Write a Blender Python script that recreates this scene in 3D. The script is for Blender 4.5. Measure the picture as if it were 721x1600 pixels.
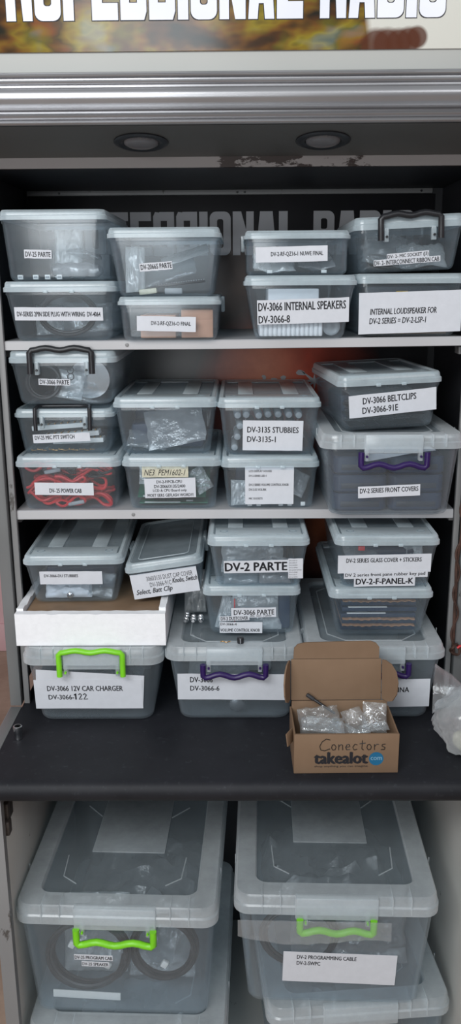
import bpy, bmesh, math, random
from mathutils import Matrix, Vector, noise

for o in list(bpy.data.objects):
    bpy.data.objects.remove(o, do_unlink=True)
SC = bpy.context.scene
COL = SC.collection
R = math.radians
PI = math.pi
EXPOSURE = -0.05
WORLD_STRENGTH = .38
LAMPS = [('ceiling_lamp', (-1.0, -2.3, 2.75), (-.1, 0, 1.2), 1.6, .7, 50, (.96, .985, 1)),
         ('ceiling_lamp', (1.3, -2.6, 2.75), (.1, 0, 1.2), 1.6, .7, 15, (.96, .985, 1)),
         ('added_front_fill', (-.8, -3.42, 1.5), (0, 0, 1.5), 1.3, 1.6, 40, (.94, .975, 1))]  # added low fill behind the camera, lights the shelves from the front
TUB_VEIL = .055
LID_VEIL = .36

# ------------------------------------------------------------ camera, world, lamps, exposure
cam_d = bpy.data.cameras.new('camera')
cam_d.sensor_fit = 'VERTICAL'
cam_d.sensor_height = 36.0
cam_d.lens = 36.0 * 1350 / 1600
cam_d.clip_start = 0.05
cam = bpy.data.objects.new('camera', cam_d)
COL.objects.link(cam)
cam.matrix_world = (Matrix.Translation((0, -1.5, 1.6)) @ Matrix.Rotation(R(.57), 4, 'Z')
                    @ Matrix.Rotation(R(90 - 14.93), 4, 'X') @ Matrix.Rotation(R(-.4), 4, 'Z'))
SC.camera = cam

world = bpy.data.worlds.new('world')
SC.world = world
world.use_nodes = True
world.node_tree.nodes['Background'].inputs[0].default_value = (.93, .965, 1.0, 1)
world.node_tree.nodes['Background'].inputs[1].default_value = WORLD_STRENGTH


def area_lamp(name, loc, aim, sx, sy, power, col):
    d = bpy.data.lights.new(name, 'AREA')
    d.shape = 'RECTANGLE'
    d.size, d.size_y, d.energy, d.color = sx, sy, power, col
    o = bpy.data.objects.new(name, d)
    COL.objects.link(o)
    o.location = loc
    o.rotation_euler = (Vector(aim) - Vector(loc)).to_track_quat('-Z', 'Y').to_euler()
    return o


for lamp in LAMPS:
    area_lamp(*lamp)
SC.view_settings.view_transform = 'Standard'
SC.view_settings.look = 'None'
SC.view_settings.gamma = 1
SC.view_settings.use_curve_mapping = False
SC.view_settings.exposure = EXPOSURE
SC.cycles.transparent_max_bounces = 48
SC.cycles.max_bounces = 10
SC.cycles.diffuse_bounces = 4
SC.cycles.glossy_bounces = 3
SC.cycles.sample_clamp_indirect = 4.0
SC.cycles.caustics_reflective = False
SC.cycles.caustics_refractive = False


# ------------------------------------------------------------ materials
class Mat:
    """Small helper round a node tree."""

    def __init__(self, name):
        self.m = bpy.data.materials.new(name)
        self.m.use_nodes = True
        self.nt = self.m.node_tree
        self.nt.nodes.clear()
        self.out = self.n('ShaderNodeOutputMaterial')

    def n(self, t, **kw):
        nd = self.nt.nodes.new(t)
        for k, v in kw.items():
            setattr(nd, k, v)
        return nd

    def put(self, sock, v):
        if hasattr(v, 'is_linked') or isinstance(v, bpy.types.NodeSocket):
            self.nt.links.new(v, sock)
        elif isinstance(v, tuple) and len(v) == 3 and sock.type == 'RGBA':
            sock.default_value = (*v, 1)
        else:
            sock.default_value = v

    def math(self, op, a, b=0.0):
        nd = self.n('ShaderNodeMath', operation=op)
        self.put(nd.inputs[0], a)
        self.put(nd.inputs[1], b)
        return nd.outputs[0]

    def noise(self, scale, detail=3, rough=.6, stretch=(1, 1, 1), coord='Object'):
        tc = self.n('ShaderNodeTexCoord')
        mp = self.n('ShaderNodeMapping')
        mp.inputs['Scale'].default_value = stretch
        self.put(mp.inputs[0], tc.outputs[coord])
        nz = self.n('ShaderNodeTexNoise')
        nz.inputs['Scale'].default_value = scale
        nz.inputs['Detail'].default_value = detail
        nz.inputs['Roughness'].default_value = rough
        self.put(nz.inputs['Vector'], mp.outputs[0])
        return nz.outputs['Fac']

    def ramp(self, fac, stops):
        nd = self.n('ShaderNodeValToRGB')
        el = nd.color_ramp.elements
        while len(el) < len(stops):
            el.new(.5)
        for e, (p, c) in zip(el, stops):
            e.position = p
            e.color = (*c, 1) if len(c) == 3 else c
        self.put(nd.inputs[0], fac)
        return nd.outputs[0]

    def mix(self, fac, a, b):
        nd = self.n('ShaderNodeMix', data_type='RGBA')
        self.put(nd.inputs[0], fac)
        self.put(nd.inputs[6], a)
        self.put(nd.inputs[7], b)
        return nd.outputs[2]

    def bump(self, h, strength=.2, dist=.002):
        nd = self.n('ShaderNodeBump')
        nd.inputs['Strength'].default_value = strength
        nd.inputs['Distance'].default_value = dist
        self.put(nd.inputs['Height'], h)
        return nd.outputs[0]

    def principled(self, col, rough=.5, metal=0, spec=.5, normal=None):
        p = self.n('ShaderNodeBsdfPrincipled')
        self.put(p.inputs['Base Color'], col)
        self.put(p.inputs['Roughness'], rough)
        self.put(p.inputs['Metallic'], metal)
        self.put(p.inputs['Specular IOR Level'], spec)
        if normal is not None:
            self.put(p.inputs['Normal'], normal)
        self.nt.links.new(p.outputs[0], self.out.inputs[0])
        return self.m


def solid(name, col, rough=.5, metal=0, var=.12, scale=30, spec=.4, bump=0.0):
    """A plain material with a faint uneven tint."""
    m = Mat(name)
    nz = m.noise(scale)
    d = tuple(c * (1 - var) for c in col)
    l = tuple(min(1, c * (1 + var)) for c in col)
    c = m.ramp(nz, [(.3, d), (.7, l)])
    return m.principled(c, rough, metal, spec, m.bump(nz, bump) if bump else None)


def clear(name, col, veil, rough=.18, gloss=.35, tint=(.96, .985, 1), trans=.45, scale=25, bump=0.0, var=.35):
    """Thin see-through plastic: part clear, part milky, with a Fresnel sheen."""
    m = Mat(name)
    nz = m.noise(scale, 4, .65)
    tr = m.n('ShaderNodeBsdfTransparent')
    m.put(tr.inputs[0], tint)
    df = m.n('ShaderNodeBsdfDiffuse')
    m.put(df.inputs[0], col)
    tl = m.n('ShaderNodeBsdfTranslucent')
    m.put(tl.inputs[0], col)
    body = m.n('ShaderNodeMixShader')
    body.inputs[0].default_value = trans
    m.nt.links.new(df.outputs[0], body.inputs[1])
    m.nt.links.new(tl.outputs[0], body.inputs[2])
    a = m.n('ShaderNodeMixShader')
    f = m.math('MULTIPLY_ADD', nz, veil * var * 2)
    f.node.inputs[2].default_value = veil * (1 - var)
    # a slanting line of sight runs through more plastic
    lw = m.n('ShaderNodeLayerWeight')
    lw.inputs[0].default_value = .5
    g2 = m.math('MULTIPLY_ADD', m.math('POWER', lw.outputs['Facing'], 2.5), 3.2)
    g2.node.inputs[2].default_value = 1.0
    f = m.math('MINIMUM', m.math('MULTIPLY', f, g2), .92)
    m.put(a.inputs[0], f)
    m.nt.links.new(tr.outputs[0], a.inputs[1])
    m.nt.links.new(body.outputs[0], a.inputs[2])
    gl = m.n('ShaderNodeBsdfGlossy')
    m.put(gl.inputs[0], (1, 1, 1))
    gl.inputs['Roughness'].default_value = rough
    if bump:
        b = m.bump(nz, bump, .004)
        m.put(gl.inputs['Normal'], b)
    p = m.math('POWER', lw.outputs['Facing'], 4.0)
    p = m.math('MULTIPLY_ADD', p, gloss)
    p.node.inputs[2].default_value = .035 if not bump else .07
    g = m.n('ShaderNodeMixShader')
    m.put(g.inputs[0], p)
    m.nt.links.new(a.outputs[0], g.inputs[1])
    m.nt.links.new(gl.outputs[0], g.inputs[2])
    m.nt.links.new(g.outputs[0], m.out.inputs[0])
    return m.m


def worn(name, col, chip, amount=.62, rough=.45, metal=0.0, scale=9, stretch=(1, 1, 1), spec=.4):
    """Painted metal with chips and scratches."""
    m = Mat(name)
    n1 = m.noise(scale, 6, .7, stretch)
    n2 = m.noise(4, 2, .5)
    base = m.ramp(n2, [(.3, tuple(c * .85 for c in col)), (.7, tuple(c * 1.1 for c in col))])
    fac = m.ramp(n1, [(amount, (0, 0, 0)), (amount + .03, (1, 1, 1))])
    return m.principled(m.mix(fac, base, chip), rough, metal, spec)


M = {}
M['tub'] = clear('clear_tub_plastic', (.74, .85, .92), TUB_VEIL, tint=(.95, .98, 1))
M['lid'] = clear('milky_lid_plastic', (.80, .90, .94), LID_VEIL, rough=.22, gloss=.5, trans=.35)
M['window'] = clear('clear_lid_plastic', (.62, .72, .77), .17, rough=.22)
M['bin'] = clear('clear_bin_plastic', (.74, .83, .89), TUB_VEIL * 1.35, tint=(.95, .98, 1))
M['binlid'] = clear('milky_bin_lid_plastic', (.85, .90, .92), .30, rough=.22, gloss=.5, trans=.35)
M['binwindow'] = clear('clear_bin_lid_plastic', (.64, .72, .76), .15, rough=.22)
M['film'] = clear('clear_bag_film', (.82, .86, .88), .12, rough=.12, gloss=.5, scale=45, bump=.9, var=.5)
M['milkfilm'] = clear('milky_bag_film', (.84, .87, .88), .34, rough=.2, gloss=.4, scale=38, bump=.8, var=.4)
M['greyfilm'] = clear('grey_bag_film', (.42, .44, .46), .5, rough=.18, gloss=.4, scale=40, bump=.9, var=.3)
M['paper'] = solid('white_paper', (.61, .635, .68), .7, var=.03, scale=60)
M['tape'] = solid('yellowed_tape', (.56, .54, .42), .5, var=.15, scale=90)
M['ink'] = solid('black_print', (.012, .012, .016), .6, var=.05)
M['marker'] = solid('black_marker', (.01, .01, .012), .4, var=.05)
M['green'] = solid('lime_green_plastic', (.20, .62, .02), .32, var=.06)
M['purple'] = solid('dark_purple_plastic', (.026, .010, .085), .35, var=.1)
M['black'] = solid('black_plastic', (.018, .019, .022), .35, var=.2)
M['dark'] = solid('charcoal_plastic', (.022, .028, .04), .45, var=.25)
M['navy'] = solid('blue_black_plastic', (.012, .026, .055), .45, var=.1, scale=6, spec=.25)
M['rubber'] = solid('black_rubber', (.03, .03, .034), .55, var=.2)
M['red'] = solid('red_cable', (.55, .025, .03), .4, var=.15)
M['blackcable'] = solid('black_cable', (.02, .02, .022), .4, var=.2)
M['chrome'] = solid('shiny_steel', (.62, .63, .65), .2, 1.0, var=.1)
M['brass'] = solid('copper_contacts', (.45, .26, .10), .35, .8, var=.3, scale=120)
M['foam'] = solid('white_foam', (.84, .85, .87), .8, var=.03, scale=80, bump=.4)
M['white'] = solid('white_plastic', (.74, .75, .74), .4, var=.05)
M['grey'] = solid('grey_plastic', (.30, .32, .34), .4, var=.15)
M['pcb'] = solid('green_circuit_board', (.02, .13, .08), .35, var=.35, scale=90)
M['chip'] = solid('silver_component', (.45, .47, .48), .35, .5, var=.2)
M['orange'] = solid('tan_foam_sheet', (.42, .22, .12), .7, var=.15)
M['pinkcard'] = solid('pinkish_carton', (.55, .30, .20), .7, var=.08, scale=60)
M['brown'] = solid('brown_packing_paper', (.22, .145, .09), .55, var=.2, scale=12)
M['hinge'] = solid('dull_hinge_steel', (.075, .062, .055), .55, .3, var=.3, scale=60)
M['rust'] = solid('rusty_brown', (.055, .026, .018), .7, var=.4, scale=60)
M['blue'] = solid('blue_print', (.01, .12, .24), .5, var=.05)
M['pinkwall'] = solid('pink_wall_paint', (.68, .46, .48), .7, var=.04, scale=3)
M['dimwall'] = solid('grey_wall_paint', (.22, .22, .23), .7, var=.04, scale=3)
M['post'] = worn('grey_post_paint', (.165, .17, .17), (.05, .05, .05), .66, .4, scale=14, stretch=(1, 1, .4))
M['flange'] = worn('galvanised_flange', (.22, .22, .22), (.08, .075, .07), .62, .4, scale=16, stretch=(1, 1, .5))
M['shelf'] = worn('pale_grey_shelf_paint', (.46, .46, .47), (.12, .11, .10), .70, .45, scale=12)
M['inside'] = worn('dark_cabinet_paint', (.022, .023, .027), (.09, .09, .10), .70, .5, scale=14)
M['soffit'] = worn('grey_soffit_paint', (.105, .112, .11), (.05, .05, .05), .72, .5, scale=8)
M['silver'] = worn('silver_moulding', (.38, .38, .395), (.2, .2, .21), .70, .30, .7, scale=20, stretch=(.5, 1, 1))
M['fascia'] = solid('pale_fascia_board', (.43, .44, .42), .5, var=.04, scale=3)
M['cream'] = worn('cream_cabinet_paint', (.50, .50, .47), (.05, .04, .035), .69, .5, scale=22)
M['letter'] = worn('grey_banner_letters', (.50, .50, .52), (.10, .10, .10), .66, .7, scale=35)
M['lens'] = clear('downlight_glass', (.3, .31, .33), .5, rough=.15)
M['signwhite'] = worn('white_sign_letters', (.76, .78, .86), (.10, .08, .08), .685, .4, scale=26)


def cardboard():
    m = Mat('brown_cardboard')
    a = m.noise(5, 4, .6)
    b = m.noise(60, 2, .5, (1, 1, .06))
    c = m.ramp(a, [(.3, (.180, .116, .072)), (.7, (.245, .163, .106))])
    c = m.mix(m.math('MULTIPLY', b, .16), c, (.14, .085, .05))
    return m.principled(c, .75, 0, .2, m.bump(b, .1))


def worktop_mat():
    m = Mat('black_worktop_laminate')
    a = m.noise(7, 6, .7)
    b = m.noise(90, 3, .7)
    dust = m.math('MULTIPLY', m.ramp(b, [(.60, (0, 0, 0)), (.75, (1, 1, 1))]), .28)
    c = m.ramp(a, [(.3, (.010, .011, .014)), (.75, (.019, .020, .025))])
    return m.principled(m.mix(dust, c, (.07, .08, .09)), .55, 0, .25, m.bump(b, .06))


def lip_mat():
    """Grey-buff paint with one long patch of rust."""
    m = Mat('rusting_header_lip')
    nz = m.noise(26, 6, .7, (.5, 1, 1.4))
    tc = m.n('ShaderNodeTexCoord')
    sp = m.n('ShaderNodeSeparateXYZ')
    m.put(sp.inputs[0], tc.outputs['Object'])
    zone = m.ramp(m.math('ADD', sp.outputs[0], .5), [(.46, (0, 0, 0)), (.49, (1, 1, 1)), (.63, (.8, .8, .8)), (.74, (.25, .25, .25)), (.79, (0, 0, 0))])
    f = m.math('MULTIPLY_ADD', zone, .22)
    m.put(f.node.inputs[2], nz)
    fac = m.ramp(f, [(.66, (0, 0, 0)), (.69, (1, 1, 1))])
    return m.principled(m.mix(fac, (.27, .255, .25), (.03, .018, .015)), .5, 0, .35)


def floor_mat():
    m = Mat('tan_floor')
    a = m.noise(4, 5, .7)
    return m.principled(m.ramp(a, [(.3, (.26, .19, .14)), (.7, (.40, .31, .24))]), .6, 0, .3)


def art_mat():
    """Blurred warm picture on the sign: ochre, olive, rust and near-black, a white right end."""
    m = Mat('sign_picture')
    a = m.noise(7.5, 3, .5, (1.3, 1, 2.4))
    b = m.noise(13, 2, .5, (1.0, 1, 1.8))
    c1 = m.ramp(a, [(.34, (.006, .012, .014)), (.44, (.018, .020, .014)), (.50, (.16, .085, .02)),
                    (.55, (.26, .20, .025)), (.62, (.05, .05, .02)), (.70, (.22, .08, .03))])
    c2 = m.ramp(b, [(.36, (.012, .018, .018)), (.48, (.16, .06, .02)), (.58, (.24, .20, .03)), (.68, (.20, .26, .25))])
    c = m.mix(.42, c1, c2)
    tc = m.n('ShaderNodeTexCoord')
    sp = m.n('ShaderNodeSeparateXYZ')
    m.put(sp.inputs[0], tc.outputs['Object'])
    wob = m.math('MULTIPLY_ADD', m.noise(6, 2, .5), .06)
    m.put(wob.node.inputs[2], sp.outputs[0])
    c = m.mix(m.ramp(wob, [(.215, (0, 0, 0)), (.225, (1, 1, 1))]), c, (.66, .66, .60))
    for p, r in (((.198, -.002, .004), .034), ((.214, -.002, .006), .032), ((.230, -.002, .008), .028), ((.244, -.002, .011), .026), ((.256, -.002, .015), .022)):
        d = m.n('ShaderNodeVectorMath', operation='DISTANCE')
        m.put(d.inputs[0], tc.outputs['Object'])
        d.inputs[1].default_value = p
        c = m.mix(m.ramp(m.math('DIVIDE', d.outputs['Value'], r), [(.55, (.9, .9, .9)), (.75, (0, 0, 0))]), c, (.10, .035, .02))
    return m.principled(c, .16, 0, .5)


def banner_mat():
    """Dark poster behind the shelves with a red and orange blur."""
    m = Mat('dark_banner_print')
    tc = m.n('ShaderNodeTexCoord')

    def spot(p, r):
        d = m.n('ShaderNodeVectorMath', operation='DISTANCE')
        m.put(d.inputs[0], tc.outputs['Object'])
        d.inputs[1].default_value = p
        return m.math('SUBTRACT', 1.0, m.math('DIVIDE', d.outputs['Value'], r)).node
    nz = m.noise(9, 4, .6)
    c = m.ramp(nz, [(.3, (.012, .012, .014)), (.7, (.022, .021, .024))])
    for p, r, col, k in (((.11, .34, 1.36), .21, (.55, .075, .035), 2.6), ((.05, .34, 1.42), .10, (.70, .26, .15), 1.8),
                         ((.20, .34, 1.08), .16, (.22, .06, .025), 2.2), ((.0, .34, 1.58), .14, (.10, .05, .03), 1.2)):
        s = spot(p, r)
        s.use_clamp = True
        f = m.math('MULTIPLY', s.outputs[0], m.math('MULTIPLY', nz, k))
        f.node.use_clamp = True
        c = m.mix(f, c, col)
    return m.principled(c, .35, 0, .4)


M['card'] = cardboard()
M['worktop'] = worktop_mat()
M['floor'] = floor_mat()
M['lip'] = lip_mat()
M['art'] = art_mat()
M['banner'] = banner_mat()


# ------------------------------------------------------------ mesh building
class MB:
    def __init__(self):
        self.v, self.f, self.mi = [], [], []

    def add(self, vs, fs, mi=0):
        b = len(self.v)
        self.v += [tuple(x) for x in vs]
        for f in fs:
            self.f.append([b + i for i in f])
            self.mi.append(mi)
        return self

    def loops(self, loops, cap0=True, cap1=True, mi=0, caps_mi=None, closed=False):
        """Skin a list of closed vertex loops of one size."""
        n = len(loops[0])
        vs = [p for l in loops for p in l]
        fs, ms = [], []
        k = len(loops)
        for i in range(k if closed else k - 1):
            a, b = i * n, ((i + 1) % k) * n
            for j in range(n):
                fs.append((a + j, a + (j + 1) % n, b + (j + 1) % n, b + j))
        self.add(vs, fs, mi)
        base = len(self.v) - len(vs)
        cm = mi if caps_mi is None else caps_mi
        if not closed:
            if cap0:
                self.f.append([base + j for j in reversed(range(n))])
                self.mi.append(cm)
            if cap1:
                self.f.append([base + (k - 1) * n + j for j in range(n)])
                self.mi.append(cm)
        return self

    def box(self, x0, x1, y0, y1, z0, z1, bev=0.0, mi=0):
        if bev <= 0:
            return self.loops([[(x0, y0, z), (x1, y0, z), (x1, y1, z), (x0, y1, z)] for z in (z0, z1)], mi=mi)
        w, d, cx, cy = x1 - x0, y1 - y0, (x0 + x1) / 2, (y0 + y1) / 2
        e = min(bev, .49 * min(w, d, z1 - z0))
        ls = []
        for z, i in ((z0, e), (z0 + e * .3, e * .3), (z0 + e, 0), (z1 - e, 0), (z1 - e * .3, e * .3), (z1, e)):
            ls.append([(cx + x, cy + y, z) for x, y in rr(w - 2 * i, d - 2 * i, max(e - i, e * .25), 2)])
        return self.loops(ls, mi=mi)

    def tube(self, path, r, n=8, flat=1.0, closed=False, mi=0, taper=None):
        P = [Vector(p) for p in path]
        k = len(P)
        up = Vector((0, 0, 1))
        prev = None
        ls = []
        for i in range(k):
            a, b = (P[(i - 1) % k], P[(i + 1) % k]) if closed else (P[max(0, i - 1)], P[min(k - 1, i + 1)])
            t = (b - a).normalized()
            if prev is None:
                u = t.cross(up)
                if u.length < .1:
                    u = t.cross(Vector((0, 1, 0)))
                u.normalize()
            else:
                u = (prev - t * prev.dot(t))
                u.normalize()
            prev = u
            w = u.cross(t)
            rad = r if taper is None else r * taper[i]
            ls.append([P[i] + (u * math.cos(2 * PI * j / n) + w * math.sin(2 * PI * j / n) * flat) * rad for j in range(n)])
        return self.loops(ls, closed=closed, mi=mi)

    def lathe(self, prof, n=20, c=(0, 0, 0), axis='z', mi=0):
        ls = []
        for r, h in prof:
            l = []
            for j in range(n):
                a = 2 * PI * j / n
                x, y = r * math.cos(a), r * math.sin(a)
                l.append({'z': (c[0] + x, c[1] + y, c[2] + h), 'y': (c[0] + x, c[1] + h, c[2] - y), 'x': (c[0] + h, c[1] + x, c[2] + y)}[axis])
            ls.append(l)
        return self.loops(ls, mi=mi)

    def prism(self, prof, a0, a1, axis='x', mi=0):
        """Extrude a closed outline of (p, q) along an axis: x -> (y,z), y -> (x,z), z -> (x,y)."""
        f = {'x': lambda a, p, q: (a, p, q), 'y': lambda a, p, q: (p, a, q), 'z': lambda a, p, q: (p, q, a)}[axis]
        return self.loops([[f(a, p, q) for p, q in prof] for a in (a0, a1)], mi=mi)

    def build(self, name, mats, parent=None, smooth=35):
        me = bpy.data.meshes.new(name)
        me.from_pydata(self.v, [], self.f)
        for m in (mats if isinstance(mats, (list, tuple)) else [mats]):
            me.materials.append(m)
        me.polygons.foreach_set('material_index', self.mi)
        bm = bmesh.new()
        bm.from_mesh(me)
        bmesh.ops.recalc_face_normals(bm, faces=bm.faces)
        ang = R(smooth)
        for f in bm.faces:
            f.smooth = smooth > 0
        for e in bm.edges:
            if len(e.link_faces) == 2 and e.calc_face_angle(0) > ang:
                e.smooth = False
        bm.to_mesh(me)
        bm.free()
        o = bpy.data.objects.new(name, me)
        COL.objects.link(o)
        if parent is not None:
            o.parent = parent
        return o


def rr(w, d, r, n=5):
    """Outline of a rounded rectangle, counter-clockwise."""
    r = max(1e-5, min(r, w / 2 - 1e-5, d / 2 - 1e-5))
    pts = []
    for cx, cy, a0 in ((w / 2 - r, d / 2 - r, 0), (-w / 2 + r, d / 2 - r, 90), (-w / 2 + r, -d / 2 + r, 180), (w / 2 - r, -d / 2 + r, 270)):
        for k in range(n + 1):
            a = R(a0 + 90 * k / n)
            pts.append((cx + r * math.cos(a), cy + r * math.sin(a)))
    return pts


def tag(o, label=None, cat=None, group=None, kind=None):
    for k, v in (('label', label), ('category', cat), ('group', group), ('kind', kind)):
        if v:
            o[k] = v
    return o


def empty(name, loc=(0, 0, 0), rot=(0, 0, 0), label=None, cat=None, group=None):
    o = bpy.data.objects.new(name, None)
    o.empty_display_size = .02
    COL.objects.link(o)
    o.location, o.rotation_euler = loc, rot
    return tag(o, label, cat, group)


def text_mesh(body, x0, x1, z0, z1, bold=0, shear=0.0, extrude=.0001):
    """Lettering filling the box x0..x1, z0..z1, facing -y at y = 0; returns verts, faces."""
    c = bpy.data.curves.new('t', 'FONT')
    c.body = body
    c.size = 1
    c.resolution_u = 2
    c.offset = 0
    c.shear = shear
    c.extrude = 0
    o = bpy.data.objects.new('t', c)
    COL.objects.link(o)
    dg = bpy.context.evaluated_depsgraph_get()
    me = bpy.data.meshes.new_from_object(o.evaluated_get(dg))
    vs = [v.co.copy() for v in me.vertices]
    fs = [tuple(p.vertices) for p in me.polygons]
    bpy.data.objects.remove(o)
    bpy.data.curves.remove(c)
    bpy.data.meshes.remove(me)
    lx, hx = min(v.x for v in vs), max(v.x for v in vs)
    ly, hy = min(v.y for v in vs), max(v.y for v in vs)
    sx, sz = (x1 - x0) / (hx - lx), (z1 - z0) / max(1e-6, hy - ly)
    # heavier weights: the same strokes printed again a hair to the side
    k = (.0, .018, .032, .05)[bold] * sz
    shifts = [(0, 0)] if bold == 0 else [(-k, 0), (k, 0), (0, k * .6), (0, -k * .6)] if bold < 3 else [(-k, 0), (-k * .3, k * .5), (k * .3, -k * .5), (k, 0)]
    ov, of = [], []
    for i, (dx, dz) in enumerate(shifts):
        b = len(ov)
        ov += [(x0 + (v.x - lx) * sx + dx, -.00003 * i, z0 + (v.y - ly) * sz + dz) for v in vs]
        of += [tuple(b + q for q in f) for f in fs]
    return ov, of


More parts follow.
